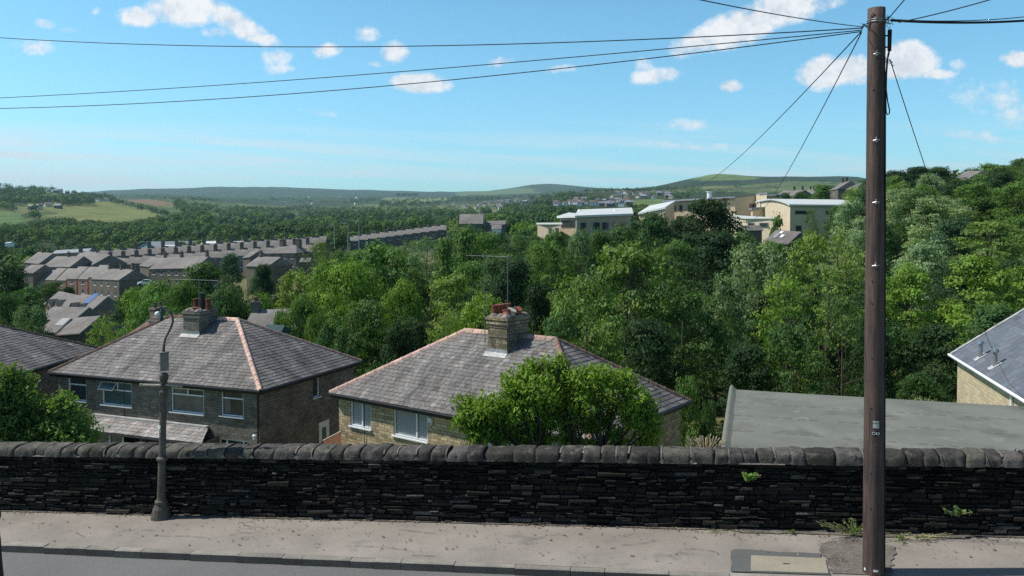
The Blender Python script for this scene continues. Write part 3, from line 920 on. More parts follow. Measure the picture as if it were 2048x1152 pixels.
# ------------------------------------------------------------------ old lamp post
lb = Vector((at(322, 1040, 15.88).x, 15.88, 0)); lb.z = zroad((lb-CW).dot(U))
lamp = thing('lamp_post', 'old rusty fluted iron lamp post with grey control box and swan neck at the wall', 'lamp post', tuple(lb))
def lh(py): return (at(325, py, 15.88)-lb).z
def lx(px, py, out=0): 
    p = at(px, py, 15.88)-lb; return Vector((p.x, out, p.z))
mb = MB(); tz = lh(742)
lean = (at(328, 742, 15.88)-lb).x/tz
prof = [(-.15,.20),(0,.19),(.05,.185),(.20,.15),(.28,.11),(.31,.12),(.34,.12),(.37,.088),(.42,.080),(1.05,.073),(lh(920)-.03,.070),(lh(920),.105),(lh(920)+.04,.105),(lh(920)+.07,.066),(lh(860),.063),(tz-.50,.066),(tz-.45,.085),(tz-.40,.09),(tz-.36,.066),(tz-.20,.066),(tz-.15,.085),(tz-.08,.085),(tz-.04,.062),(lh(738),.062)]
prof = sorted(prof[:-1], key=lambda q: q[0])
mb.tube([(z*lean, 0, z) for z, r in prof], [r for z, r in prof], 16); mb.build('post', M['iron'], lamp, smooth=False)
mb = MB(); z1 = lh(769)
mb.tube([(z1*lean-.42, -.03, z1), (z1*lean-.03, -.03, z1-.01)], [.022, .026], 8); mb.tube([(z1*lean+.05, -.03, z1), (z1*lean+.36, -.0, z1-.04)], [.022, .018], 8)
mb.lathe([(-.03,.0),(-.02,.03),(.02,.03),(.03,0)], (z1*lean-.43, -.03, z1), 8)
mb.build('ladder_bar', material('pale_iron', (.36,.33,.26), .7, (3,.2), (20,.3), None), lamp)
mb = MB(); zb0, zb1 = lh(741), lh(706); xb = zb0*lean
w_ = .30
mb.box((xb-.0, 0, (zb0+zb1)/2), (.155, .155, zb1-zb0), R(32)); mb.box((xb, 0, zb1+.012), (.175, .175, .024), R(32))
mb.build('control_box', material('grey_control_box', (.185,.17,.145), .6, (3,.15), (14,.2), None), lamp)
mb = MB(); mb.box((xb-.05, -.095, (zb0+zb1)/2-.02), (.05, .01, .015), R(32)); mb.build('box_latch', M['black'], lamp)
nk = [lx(327,706),lx(328,690),lx(331,676),lx(338,663),(lx(343,653)),lx(346,643),lx(345,632),lx(341,624),lx(334,620),lx(327,620),lx(323,622)]
mb = MB(); mb.tube(nk, [.026,.024,.022,.021,.021,.021,.019,.018,.017,.016,.016], 10); mb.build('swan_neck', M['iron'], lamp, smooth=True)
mb = MB(); c = lx(323, 632); mb.lathe([(-.10,.012),(-.085,.035),(-.05,.04),(.0,.025),(.05,.02),(.06,.05),(.08,.05),(.11,.02),(.16,.018),(.18,.03),(.20,.012)], tuple(c), 12)
mb.build('lantern', M['teal'], lamp, smooth=True)
mb = MB(); z2 = lh(858); r_ = .071
def lplate(name, y0, y1, mat, out, a0=-1.25, a1=-.15):
    mb = MB(); za, zb = lh(y1), lh(y0); P = []; n = 6
    for i in range(n+1):
        a = R(-90)+a0+(a1-a0)*i/n
        for z in (za, zb): P.append((z*lean+math.cos(a)*(r_+out), math.sin(a)*(r_+out), z))
    mb.idx(P, [(2*i, 2*i+2, 2*i+3, 2*i+1) for i in range(n)]); return mb.build(name, mat, lamp)
lplate('number_plate', 849, 856, M['white'], .010)
lp2 = lplate('number_plate', 858, 872, M['white'], .010)
text_on('plate_character', '3', .17, (z2*lean+math.cos(R(-90)-.55)*(r_+.014)-0, math.sin(R(-90)-.55)*(r_+.014), lh(865)), (R(90), 0, -.55), M['black'], lp2, .5)
# dark cast-iron railing finial at the left edge, close to the viewer
gp = at(-4, 1300, 6.0)
gate = thing('iron_finial', 'dark turned iron finial standing close by at the left picture edge', 'finial', tuple(gp))
def gz(py): return (at(0, py, 6.0)-gp).z
mb = MB(); mb.tube([(0, 0, z) for z in (-.6, 0, gz(1200), gz(1152), gz(1120), gz(1080), gz(1066), gz(1052), gz(1044), gz(1034), gz(1024), gz(1018))], [.045,.045,.045,.045,.036,.030,.024,.020,.022,.034,.034,.012], 14)
mb.build('turned_shaft', M['black'], gate, smooth=True)
# ------------------------------------------------------------------ near houses
class Frame:
    def __init__(s, A, B):
        s.O = Vector(A); d = Vector(B)-Vector(A); d.z = 0; s.W = d.length
        s.ex = d.normalized(); s.ey = Vector((-s.ex.y, s.ex.x, 0))
        s.rz = math.atan2(s.ex.y, s.ex.x)
    def loc(s, p):
        q = Vector(p)-s.O; return Vector((q.dot(s.ex), q.dot(s.ey), q.z))
    def world(s, x, y, z): return s.O + s.ex*x + s.ey*y + Vector((0, 0, z))
    def hit_y(s, px, py, y0):      # ray -> plane local y = y0
        rx, rz = ray(px, py); d = Vector((rx, 1, rz))
        n = s.ey; t = (s.O.dot(n)+y0)/d.dot(n); return s.loc(d*t)
    def hit_x(s, px, py, x0):
        rx, rz = ray(px, py); d = Vector((rx, 1, rz))
        n = s.ex; t = (s.O.dot(n)+x0)/d.dot(n); return s.loc(d*t)

def slates(mb, p00, p10, p01, p11, rnd, gauge=.205, wid=.275, lift=.018, base=1.0, rowvar=.06):
    """slates over the quad p00-p10 (eave) / p01-p11 (top edge), each one its own small raised tile"""
    p00, p10, p01, p11 = map(Vector, (p00, p10, p01, p11))
    el = (p10-p00); ex = el.normalized(); nrm = ex.cross((p01-p00) if (p01-p00).length > .01 else (p11-p10)).normalized()
    if nrm.z < 0: nrm = -nrm
    up = nrm.cross(ex); up = up if up.z > 0 else -up
    Hh = (p01-p00).dot(up)
    xL1 = (p01-p00).dot(ex); xR0 = el.length; xR1 = (p11-p00).dot(ex)
    nr = max(1, round(Hh/gauge)); g = Hh/nr
    for r in range(nr):
        h0 = r*g; h1 = min(Hh, h0+g*1.05)
        a0 = xL1*h0/Hh; b0 = xR0+(xR1-xR0)*h0/Hh
        a1 = xL1*h1/Hh; b1 = xR0+(xR1-xR0)*h1/Hh
        rv = 1+rnd.uniform(-rowvar, rowvar)
        x = min(a0, a1)-rnd.random()*wid - (wid*.5 if r % 2 else 0)
        while x < max(b0, b1):
            w = wid*rnd.uniform(.82, 1.18)
            xa, xb = x+.008, x+w-.008
            q = [(max(xa, a0), h0), (min(xb, b0), h0), (min(xb, b1), h1), (max(xa, a1), h1)]
            x += w
            if q[0][0] >= q[1][0] and q[3][0] >= q[2][0]: continue
            if q[0][0] > q[1][0]: m = (q[0][0]+q[1][0])/2; q[0] = (m, h0); q[1] = (m+.001, h0)
            if q[3][0] > q[2][0]: m = (q[3][0]+q[2][0])/2; q[2] = (m+.001, h1); q[3] = (m, h1)
            l = lift*rnd.uniform(.7, 1.5); jb = rnd.uniform(-.006, .006)
            P = [p00+ex*a+up*(b+(jb if k < 2 else 0))+nrm*(l if k < 2 else .001) for k, (a, b) in enumerate(q)]
            P += [P[0]-nrm*(l+.004), P[1]-nrm*(l+.004)]
            u = rnd.random()
            k = base*rv*rnd.uniform(.86, 1.13)
            if u < .05: k *= rnd.uniform(1.15, 1.5)
            if u > .96: k *= rnd.uniform(.6, .85)
            wm = rnd.uniform(-.03, .05)
            mb.idx(P, ((0,1,2,3), (0,4,5,1)), (k*(1+wm), k, k*(1-wm*.6)))

def ridge(mb, a, b, rnd, size=.115, L=.42, tone=1.0, collar=True):
    a, b = Vector(a), Vector(b); d = (b-a); n = max(1, round(d.length/L)); d.normalize(); L = (b-a).length/n
    side = d.cross(Vector((0, 0, 1))).normalized(); up = side.cross(d)
    for i in range(n):
        k = tone*rnd.uniform(.85, 1.15); t = (k, k*rnd.uniform(.92, 1.05), k*rnd.uniform(.9, 1.05))
        p0 = a+d*(L*i+.012); p1 = a+d*(L*(i+1)-.014)
        segs = [(p0, p1, 1.0)]
        if collar: segs.append((p1-d*.05, p1+d*.012, 1.16))
        for (q0, q1, s_) in segs:
            pr = [(-size*1.15*s_, -.075), (-size*.75*s_, .035*s_), (-size*.28*s_, .085*s_), (size*.28*s_, .085*s_), (size*.75*s_, .035*s_), (size*1.15*s_, -.075)]
            P = [q0+side*x+up*y for x, y in pr]+[q1+side*x+up*y for x, y in pr]
            m = len(pr)
            mb.idx(P, [(j, j+1, m+j+1, m+j) for j in range(m-1)]+[tuple(range(m-1, -1, -1)), tuple(range(m, 2*m))], t)

def wallpanel(mb, P, ux, x0, x1, z0, z1, openings, depth, nrm, t=1.0):
    """vertical wall from local origin P along ux, with real openings and reveals; nrm points outward"""
    xs = sorted(set([x0, x1]+[v for o in openings for v in (o[0], o[1])])); zs = sorted(set([z0, z1]+[v for o in openings for v in (o[2], o[3])]))
    P = Vector(P); ux = Vector(ux); nrm = Vector(nrm)
    def q(x, z, d=0): return P+ux*x+Vector((0, 0, z))-nrm*d
    for i in range(len(xs)-1):
        for k in range(len(zs)-1):
            cx, cz = (xs[i]+xs[i+1])/2, (zs[k]+zs[k+1])/2
            if any(o[0] < cx < o[1] and o[2] < cz < o[3] for o in openings): continue
            mb.face([q(xs[i], zs[k]), q(xs[i+1], zs[k]), q(xs[i+1], zs[k+1]), q(xs[i], zs[k+1])], t)
    for (a, b, c, d) in openings:
        mb.face([q(a, c), q(a, c, depth), q(b, c, depth), q(b, c)], t)
        mb.face([q(a, d), q(b, d), q(b, d, depth), q(a, d, depth)], t)
        mb.face([q(a, c), q(a, d), q(a, d, depth), q(a, c, depth)], t)
        mb.face([q(b, c), q(b, c, depth), q(b, d, depth), q(b, d)], t)

def window(parent, P, ux, nrm, o, mullions=(), transoms=(), pane='glass', depth=.09, bar=.055, sill=True, sillmat='upvc', name='window', open_light=None, frame='upvc', panes=None):
    """a window frame with panes (one per light) and a sill; o = (x0,x1,z0,z1) on the wall"""
    a, b, c, d = o; P = Vector(P); ux = Vector(ux); nrm = Vector(nrm)
    rz = math.atan2(ux.y, ux.x)
    def q(x, z, dd=0): return P+ux*x+Vector((0, 0, z))-nrm*dd
    mb = MB()
    def bar_(x0, x1, z0, z1, dp=.05, off=0.0):
        cpt = q((x0+x1)/2, (z0+z1)/2, depth-.025+off)
        mb.box(tuple(cpt), (abs(x1-x0), dp, abs(z1-z0)), rz)
    bar_(a, a+bar, c, d); bar_(b-bar, b, c, d); bar_(a+bar, b-bar, c, c+bar); bar_(a+bar, b-bar, d-bar, d)
    for (x, z0, z1) in mullions: bar_(x-bar*.55, x+bar*.55, max(z0, c+bar), min(z1, d-bar), .05, -.003)
    for (z, x0, x1) in transoms: bar_(max(x0, a+bar), min(x1, b-bar), z-bar*.55, z+bar*.55, .05, -.006)
    w = mb.build(name, M[frame], parent)
    mb = MB(); mb.face([q(a+.02, c+.02, depth+.012), q(b-.02, c+.02, depth+.012), q(b-.02, d-.02, depth+.012), q(a+.02, d-.02, depth+.012)])
    mb.face([q(a+.02, d-.02, depth+.03), q(b-.02, d-.02, depth+.03), q(b-.02, c+.02, depth+.03), q(a+.02, c+.02, depth+.03)])
    mb.build('pane', M[pane], w)
    if panes:
        for (x0, x1, z0, z1, pm) in panes:
            mb = MB(); mb.face([q(x0, z0, depth+.006), q(x1, z0, depth+.006), q(x1, z1, depth+.006), q(x0, z1, depth+.006)]); mb.build('pane', M[pm], w)
    if sill:
        mb = MB(); mb.box(tuple(q((a+b)/2, c-.025, -.03)), (b-a+.12, .13, .05), rz)
        mb.build('sill', M[sillmat], w)
    return w

def semi(name, label, cat, fr, W, D, eave_drop, pitch_h, wallmat, ridgespec, rnd, hipL=None, hipR=None, ins=.28, ops_f=(), ops_r=(), slate='slate', tone=1.0, gutter='black', group=None):
    """hipped semi: local frame at the front-left eave corner; returns the thing"""
    t = thing(name, label, cat, tuple(fr.O), fr.rz, group)
    hipL = D/2 if hipL is None else hipL; hipR = D/2 if hipR is None else hipR
    RL = Vector((hipL, D/2, pitch_h)); RR = Vector((W-hipR, D/2, pitch_h))
    mb = MB()
    E = [(0,0,0),(W,0,0),(W,D,0),(0,D,0)]
    slates(mb, E[0], E[1], RL, RR, rnd, base=tone)
    slates(mb, E[1], E[2], RR, RR, rnd, base=tone*.95)
    slates(mb, E[2], E[3], RR, RL, rnd, base=tone)
    slates(mb, E[3], E[0], RL, RL, rnd, base=tone)
    # solid deck under the slates and soffit
    dz = Vector((0, 0, -.03))
    P = [Vector(e)+dz for e in E]+[RL+dz, RR+dz]
    mb.idx(P, ((0,1,5,4),(1,2,5),(2,3,4,5),(3,0,4),(0,3,2,1)), .5)
    roof = mb.build('roof', M[slate], t)
    mb = None
    for (a, b, mt, tn, col) in ridgespec(RL, RR, E):
        mb = MB(); ridge(mb, a, b, rnd, tone=tn, collar=col); mb.build('ridge_tiles', M[mt], roof)
    mb = MB()
    zb = -eave_drop
    wallpanel(mb, (0, ins, 0), (1, 0, 0), ins, W-ins, zb, -.03, ops_f, .12, (0, -1, 0))
    wallpanel(mb, (W-ins, 0, 0), (0, 1, 0), ins, D-ins, zb, -.03, ops_r, .12, (1, 0, 0))
    mb.face([(W-ins, D-ins, zb), (ins, D-ins, zb), (ins, D-ins, -.03), (W-ins, D-ins, -.03)])
    mb.face([(ins, D-ins, zb), (ins, ins, zb), (ins, ins, -.03), (ins, D-ins, -.03)])
    mb.build('wall', M[wallmat], t)
    mb = MB()
    for (a, b) in ((0,1),(1,2),(2,3),(3,0)):
        p, q = Vector(E[a]), Vector(E[b]); d = (q-p).normalized(); nn = d.cross(Vector((0,0,1)))
        mb.tube([p+nn*.05+Vector((0,0,-.045)), q+nn*.05+Vector((0,0,-.045))], .058, 7)
        c = (p+q)/2 - nn*.02 + Vector((0,0,-.13)); mb.box(tuple(c), ((q-p).length-.08, .03, .15), math.atan2(d.y, d.x))
    mb.build('gutter', M[gutter], t)
    return t, roof, RL, RR

def pot(mb, x, y, z, h, r, rnd):
    mb.lathe([(0, r*1.05), (h*.12, r*.95), (h*.85, r*.82), (h*.86, r*1.05), (h, r*1.02), (h+.001, r*.7), (h-.1, r*.6)], (x, y, z), 12)

# --- house two, the nearer pair -------------------------------------------------
h = -7.15
A = at_z(659, 785, h); B = at_z(1182, 881, h); C = at_z(1391, 803, h)
f2 = Frame(A, B); D2 = (C-B).length
W2 = f2.W
ins = .28
def ops_front(fr, lst):
    r = []
    for (x0, x1, yt, yb, xm) in lst:
        pa = fr.hit_y(x0, yt, ins); pb_ = fr.hit_y(x1, yb, ins)
        pt = fr.hit_y(x0, yt, ins).z
        r.append((pa.x, pb_.x, pb_.z, pa.z))
    return r
# windows given by left/right pixels, the top at the left edge and the bottom at the right edge
w2 = ops_front(f2, [(701,742,797,859,0), (787,855,812,884,0)])
w2 = [(a, b, c_, min(d_, -.14)) for a, b, c_, d_ in w2]
low = ops_front(f2, [(682,720,890,930,0)])[0]
low = (low[0], low[0]+1.7, low[3]-1.2, low[3])
mid = (w2[1][1]+2.4, w2[1][1]+4.2, w2[1][2], w2[1][3]); far_ = (W2-2.3, W2-1.1, w2[0][2], w2[0][3])
def rs2(RL, RR, E):
    mid_ = RL.lerp(RR, .30)
    return [(E[0], RL, 'terracotta', 1.15, True), (RL, mid_, 'terracotta', 1.0, False), (RL.lerp(RR, .52), RR, 'terracotta', .75, False),
            (E[1], RR, 'oldtile', 1.5, True), (E[2], RR, 'oldtile', 1.3, True), (E[3], RL, 'oldtile', 1.0, True)]
rnd = random.Random(21)
RH2 = 2.62
house2, roof2, RL2, RR2 = semi('semi_detached_house', 'nearest sandstone semi detached house with salmon ridge tiles, red chimney pots and tall aerials', 'house', f2, W2, D2, 8.5, RH2, 'sandstone', rs2, rnd, hipL=f2.hit_y(932,664,D2/2).x, hipR=W2-f2.hit_y(1112,685,D2/2).x, ops_f=w2+[low, mid, far_])
def win_front(t, o, **k): return window(t, (0, ins, 0), (1, 0, 0), (0, -1, 0), o, **k)
def win_right(t, Wd, o, **k): return window(t, (Wd-ins, 0, 0), (0, 1, 0), (1, 0, 0), o, **k)
o = w2[0]; win_front(house2, o, mullions=[(o[0]+(o[1]-o[0])*.55, -9, 9)], pane='blind')
o = w2[1]; win_front(house2, o, mullions=[(o[0]+(o[1]-o[0])*.67, -9, 9)], pane='blind')
win_front(house2, low, pane='glass', frame='iron', name='window', sillmat='kerb')
win_front(house2, mid, mullions=[((mid[0]+mid[1])/2, -9, 9)], pane='curtain'); win_front(house2, far_, pane='curtain')
mb = MB(); p = f2.hit_y(862, 842, ins)
P = [(-.13,.13),(-.02,.16),(.13,.12),(.10,-.10),(0,-.17),(-.10,-.10)]
mb.idx([(p.x+a, ins-.005, p.z+b) for a, b in P]+[(p.x+a*.85, ins-.09, p.z+b*.85) for a, b in P], [(i, (i+1) % 6, 6+(i+1) % 6, 6+i) for i in range(6)]+[(11,10,9,8,7,6)])
al = mb.build('alarm_box', M['white'], house2)
mb = MB(); mb.tube([(p.x, ins-.088, p.z-.07), (p.x, ins-.10, p.z-.07)], .035, 10); mb.build('alarm_light', M['glass'], al)
mb = MB(); x = W2/2-.9; mb.tube([(1.9, ins-.05, -.1), (1.9, ins-.05, -6)], .012, 6); mb.build('wall_cable', M['black'], house2)

def slope_hit(fr, px, py, D, Hh):
    """ray -> front roof slope, local coordinates"""
    lo, hi = 0.0, D/2
    for _ in range(40):
        m = (lo+hi)/2; p = fr.hit_y(px, py, m); zs = Hh*m/(D/2)
        if p.z > zs: lo = m
        else: hi = m
    return fr.hit_y(px, py, m)
def stack(t, fr, D, Hh, pl, pr, back_px, top_z, mat, name='chimney', t1=1.0):
    a = slope_hit(fr, *pl, D, Hh); b = slope_hit(fr, *pr, D, Hh)
    x0, x1 = a.x, b.x; y0 = (a.y+b.y)/2; y1 = min(D*.5+1.2, fr.hit_x(*back_px, x1).y)
    zb = min(a.z, b.z)-.5
    mb = MB(); rr = random.Random(4)
    mb.span(x0, x1, y0, y1, zb, top_z-.32, t1)
    mb.span(x0-.05, x1+.05, y0-.05, y1+.05, top_z-.32, top_z-.24, t1*1.1)
    mb.span(x0-.01, x1+.01, y0-.01, y1+.01, top_z-.24, top_z-.15, t1)
    mb.span(x0-.07, x1+.07, y0-.07, y1+.07, top_z-.15, top_z-.05, t1*1.15)
    mb.span(x0-.02, x1+.02, y0-.02, y1+.02, top_z-.05, top_z, t1*1.25)
    ch = mb.build(name, M[mat], t)
    mb = MB(); k = Hh/(D/2)
    mb.idx([(x0-.12, y0-.20, (y0-.20)*k+.03), (x1+.04, y0-.20, (y0-.20)*k+.03), (x1+.04, y0+.0, y0*k+.05), (x0-.12, y0, y0*k+.05), (x0-.03, y0-.015, y0*k+.20), (x1+.02, y0-.015, y0*k+.20)], ((0,1,2,3),(3,2,5,4)))
    mb.build('flashing', M['lead'], ch)
    mb = MB(); n = 9
    for i in range(n):
        xx = x0+(x1-x0)*rr.random(); yy = y0+(y1-y0)*rr.random(); s_ = rr.uniform(.10, .22)
        mb.lathe([(-.02, s_*1.3), (.05, s_), (.10, s_*.4)], (xx, yy, top_z), 7, rr.uniform(.7, 1.2))
    mb.build('mortar_flaunching', M['mortar'] if mat != 'darkstone' else M['kerb'], ch)
    return ch, (x0, x1, y0, y1)
k2 = RH2/(D2/2)
tz2 = f2.hit_y(1018, 628, D2/2).z
ch2, (x0, x1, y0, y1) = stack(house2, f2, D2, RH2, (977, 703), (1012, 712), (1056, 640), tz2, 'chimstone')
mb_seed = random.Random(8)
def redpot(ch, x, y, z, h_, r_, mat='terracotta', tone=1.0, name='chimney_pot'):
    mb = MB(); pot(mb, x, y, z, h_, r_, mb_seed); mb.t = [tone]*len(mb.t); return mb.build(name, M[mat], ch, smooth=False)
M['redpot'] = material('red_clay_pot', (.30,.095,.058), .75, (3,.2), (16,.2), None)
M['creampot'] = material('cream_clay_pot', (.50,.43,.33), .8, (3,.2), (16,.2), None)
xc = (x0+x1)/2
for i in range(5):
    redpot(ch2, x0+.16, y0+.22+(y1-y0-.5)*i/4, tz2+.02, .40, .115, 'redpot', .8+.1*(i % 3))
for i, (m_, hh, rr_) in enumerate((('redpot', .20, .17), ('creampot', .22, .18), ('creampot', .26, .15), ('redpot', .24, .15))):
    o = redpot(ch2, 0, 0, 0, hh, rr_, m_, 1.1)
    o.location = (x1-.2, y0+.2+(y1-y0-.5)*(i+.3)/4, tz2+.06); o.rotation_euler = (R(8*i-10), R(25 if i % 2 else -18), 0)
# aerial masts strapped to the stack, with a boom and dipole elements between
m1 = f2.hit_y(970, 660, y0+.05); m2 = f2.hit_y(1016, 660, y0-.02)
tA = f2.hit_y(968, 512, m1.y); tB = f2.hit_y(1017, 514, m2.y)
aer = tag(empty('television_aerial', (0, 0, 0)), None); setparent(aer, house2)
mb = MB(); mb.tube([(m1.x, m1.y, m1.z-.5), (tA.x, m1.y, tA.z+.03)], .018, 7); mb.tube([(m2.x+.02, y0-.07, tz2-.45), (m2.x+.02, y0-.07, tB.z+.03)], .020, 7)
mb.build('mast', M['aerial'], aer)
mb = MB()
zA = tA.z; dirv = Vector((tB.x-tA.x, m2.y-m1.y, 0)); base_ = Vector((tA.x, m1.y, zA))
mb.tube([base_-dirv*.75, base_+dirv*1.02], .009, 6)
nd = Vector((-dirv.y, dirv.x, 0)).normalized()
for i in range(16):
    p = base_+dirv*(i/15*.9+.05); L_ = .10+.004*i
    mb.tube([p-nd*L_+Vector((0,0,.02)), p+nd*L_+Vector((0,0,.02))], .004, 4)
for i in range(5):
    p = base_-dirv*(.1+.13*i); mb.tube([p-nd*.12, p+nd*.12], .006, 4)
mb.box(tuple(base_), (.10, .10, .10)); mb.box(tuple(base_+dirv), (.10, .10, .12))
mb.build('aerial_array', M['aerial'], aer)
mb = MB()
for zz in (tz2-.35, tz2-.75): mb.tube([(x0-.04, y0-.06, zz), (x1+.04, y0-.06, zz)], .012, 5); mb.tube([(x1+.03, y0-.06, zz), (x1+.03, y1, zz)], .006, 4)
mb.tube([(x0+.05, y0-.04, tz2-.4), (x0+.30, y0-.04, tz2-1.3)], .010, 5); mb.tube([(x0+.30, y0-.04, tz2-.4), (x0+.32, y0-.04, tz2-1.3)], .008, 5)
mb.build('bracket', M['cable'], aer)

# --- house one, the pair on the left ---------------------------------------------
A = at_z(98, 744, h); B = at_z(521, 781, h); C = at_z(708, 721, h)
f1 = Frame(A, B); D1 = (C-B).length; W1 = f1.W; RH1 = 2.45
w1 = ops_front(f1, [(136,173,752,803,0), (204,264,761,814,0), (342,408,774,829,0), (442,487,780,835,0)])
w1 = [(a, b, c_, min(d_, -.16)) for a, b, c_, d_ in w1]
gf = ops_front(f1, [(438,500,876,900,0)])[0]; gf = (gf[0], gf[1], gf[3]-1.25, gf[3])
sr = f1.hit_x(626, 753, W1-ins); sr2 = f1.hit_x(639, 792, W1-ins)
dr = f1.hit_x(638, 846, W1-ins); dr2 = f1.hit_x(660, 842, W1-ins)
side_w = (sr.y, sr2.y, sr2.z, sr.z); side_d = (dr.y, dr2.y, dr.z-2.1, dr.z)
rsL = f1.hit_y(342, 638, D1/2).x; rsR = f1.hit_y(475, 641, D1/2).x
def rs1(RL, RR, E):
    return [(E[0], RL, 'oldtile', .95, False), (E[3], RL, 'oldtile', .9, False), (RL, RL.lerp(RR, .58), 'oldtile', 1.1, False), (RL.lerp(RR, .72), RR, 'terracotta', 1.35, False),
            (E[1], RR, 'terracotta', 1.15, True), (E[2], RR, 'terracotta', .62, True)]
rnd = random.Random(33)
house1, roof1, RL1, RR1 = semi('semi_detached_house', 'grey stone semi detached house with lean-to slate porch behind the lamp post', 'house', f1, W1, D1, 6.5, RH1, 'darkstone', rs1, rnd, hipL=rsL, hipR=W1-rsR, ops_f=w1+[gf], ops_r=[side_w, side_d])
o = w1[0]; zt = o[3]-(o[3]-o[2])*.33
win_front(house1, o, transoms=[(zt, -9, 99)])
o = w1[1]; zt = o[3]-(o[3]-o[2])*.36; xm = (o[0]+o[1])/2
ww = win_front(house1, o, transoms=[(zt, -9, 99)], mullions=[(xm, zt, 99)], pane='glassgreen')
mb = MB()   # top-hung light standing open
hy, hz = .02, o[3]-.06
for (a_, b_) in ((o[0]-.04, xm-.04),):
    L_ = (o[3]-zt)*.98; oy = -.24; oz = -math.sqrt(max(.01, L_*L_-.24*.24))
    c0, c1 = Vector((a_, ins+hy, hz)), Vector((b_, ins+hy, hz)); d0, d1 = c0+Vector((0, oy, oz)), c1+Vector((0, oy, oz))
    for p, q in ((c0, c1), (d0, d1), (c0, d0), (c1, d1)): mb.tube([p, q], .026, 4)
oc = mb.build('opening_light', M['upvc'], ww)
mb = MB(); mb.face([c0, c1, d1, d0]); mb.build('pane', M['glassgreen'], ww)
o = w1[2]; zt = o[3]-(o[3]-o[2])*.27; xm = (o[0]+o[1])/2
win_front(house1, o, transoms=[(zt, -9, 99)], mullions=[(xm, zt, 99)], pane='curtaindim', panes=[(xm+.03, o[1]-.06, zt+.03, o[3]-.06, 'glass')])
o = w1[3]; zt = o[3]-(o[3]-o[2])*.30
win_front(house1, o, transoms=[(zt, -9, 99)], panes=[(o[0]+.07, o[0]+(o[1]-o[0])*.36, o[2]+.1, zt-.05, 'curtaindim')])
win_front(house1, gf, mullions=[(gf[0]+(gf[1]-gf[0])*.24, -99, 99), (gf[0]+(gf[1]-gf[0])*.78, -99, 99)])
win_right(house1, W1, side_w)
mb = MB(); xd = W1-ins
mb.box((xd-.06, (side_d[0]+side_d[1])/2, (side_d[2]+side_d[3])/2), (.06, side_d[1]-side_d[0]-.02, side_d[3]-side_d[2]-.02))
door = mb.build('door', M['upvc'], house1)
mb = MB(); mb.box((xd-.025, (side_d[0]+side_d[1])/2, side_d[3]-.62), (.02, .34, .62)); mb.build('door_glazing', M['glassgreen'], door)
mb = MB(); mb.box((xd-.01, side_d[0]+.12, side_d[3]-1.1), (.04, .04, .14)); mb.build('door_handle', M['steel'], door)
mb = MB(); mb.tube([(W1-ins-.04, ins-.06, -.1), (W1-ins-.04, ins-.06, -6)], .035, 8); mb.build('drainpipe', M['black'], house1)
mb = MB(); q = f1.hit_y(249, 790, ins); mb.tube([(q.x, ins-.03, -.1), (q.x, ins-.03, -5)], .012, 6); mb.build('wall_cable', M['black'], house1)
q = f1.hit_y(516, 870, ins)
mb = MB(); mb.lathe([(-.14,.02),(-.13,.06),(.03,.075),(.04,.10),(.09,.05),(.10,0.01)], (q.x-.02, ins-.22, q.z-.02), 10); lt = mb.build('wall_lantern', M['white'], house1)
mb = MB(); mb.tube([(q.x-.02, ins, q.z+.12), (q.x-.02, ins-.2, q.z+.14), (q.x-.02, ins-.22, q.z+.08)], .014, 6); mb.build('lantern_arm', M['black'], lt)
# lean-to porch: slate roof, bays with windows
pL = f1.hit_y(190, 829, ins); pR = f1.hit_y(418, 852, ins); oy = ins-1.25
qL = f1.hit_y(180, 861, oy); qR = f1.hit_y(403, 887, oy)
zt_, zb_ = (pL.z+pR.z)/2, (qL.z+qR.z)/2
mb = MB(); rnd = random.Random(2)
slates(mb, (qL.x, oy, zb_), (qR.x, oy, zb_), (pL.x, ins, zt_), (pR.x, ins, zt_), rnd, gauge=.26, base=1.7)
mb.idx([(qL.x, oy, zb_-.03), (qR.x, oy, zb_-.03), (pR.x, ins, zt_-.03), (pL.x, ins, zt_-.03)], ((0,1,2,3),), .4)
pr_ = mb.build('porch_roof', M['slate'], house1)
mb = MB(); mb.box(((pL.x+pR.x)/2, ins-.08, zt_+.0), (pR.x-pL.x, .22, .08)); mb.build('flashing', M['lead'], pr_)
mb = MB(); mb.tube([(qL.x, oy-.02, zb_-.07), (qR.x, oy-.02, zb_-.07)], .05, 7); mb.build('gutter', M['black'], pr_)
mb = MB()
def bay(xa, xb):
    o_ = (xa+.12, xb-.12, zb_-1.15, zb_-.14)
    m2 = MB(); wallpanel(m2, (0, oy+.22, 0), (1, 0, 0), xa, xb, -6.5, zb_-.04, [o_], .1, (0, -1, 0))
    for xx, nx in ((xa, -1), (xb, 1)): m2.face([(xx, oy+.22, -6.5), (xx, ins, -6.5), (xx, ins, zt_-.35), (xx, oy+.22, zb_-.04)])
    return m2, o_
bl = f1.hit_y(184, 870, oy+.22).x; br = f1.hit_y(284, 870, oy+.22).x
m_a, oa = bay(bl, br); m_b, ob = bay(f1.hit_y(336, 880, oy+.22).x, f1.hit_y(405, 880, oy+.22).x)
m_a.v, m_a.f, m_a.t = m_a.v+m_b.v, m_a.f+[tuple(i+len(m_a.v) for i in f) for f in m_b.f], m_a.t+m_b.t
m_a.build('porch_wall', M['darkstone'], house1)
oa = (oa[0], oa[0]+(oa[1]-oa[0])*.66, oa[2], oa[3])
for oo, ms in ((oa, (.55,)), (ob, (.42,))):
    window(house1, (0, oy+.20, 0), (1, 0, 0), (0, -1, 0), oo, mullions=[(oo[0]+(oo[1]-oo[0])*m_, -99, 99) for m_ in ms], transoms=[(oo[2]+.42, -99, 99)], pane='curtaindim', depth=.02)
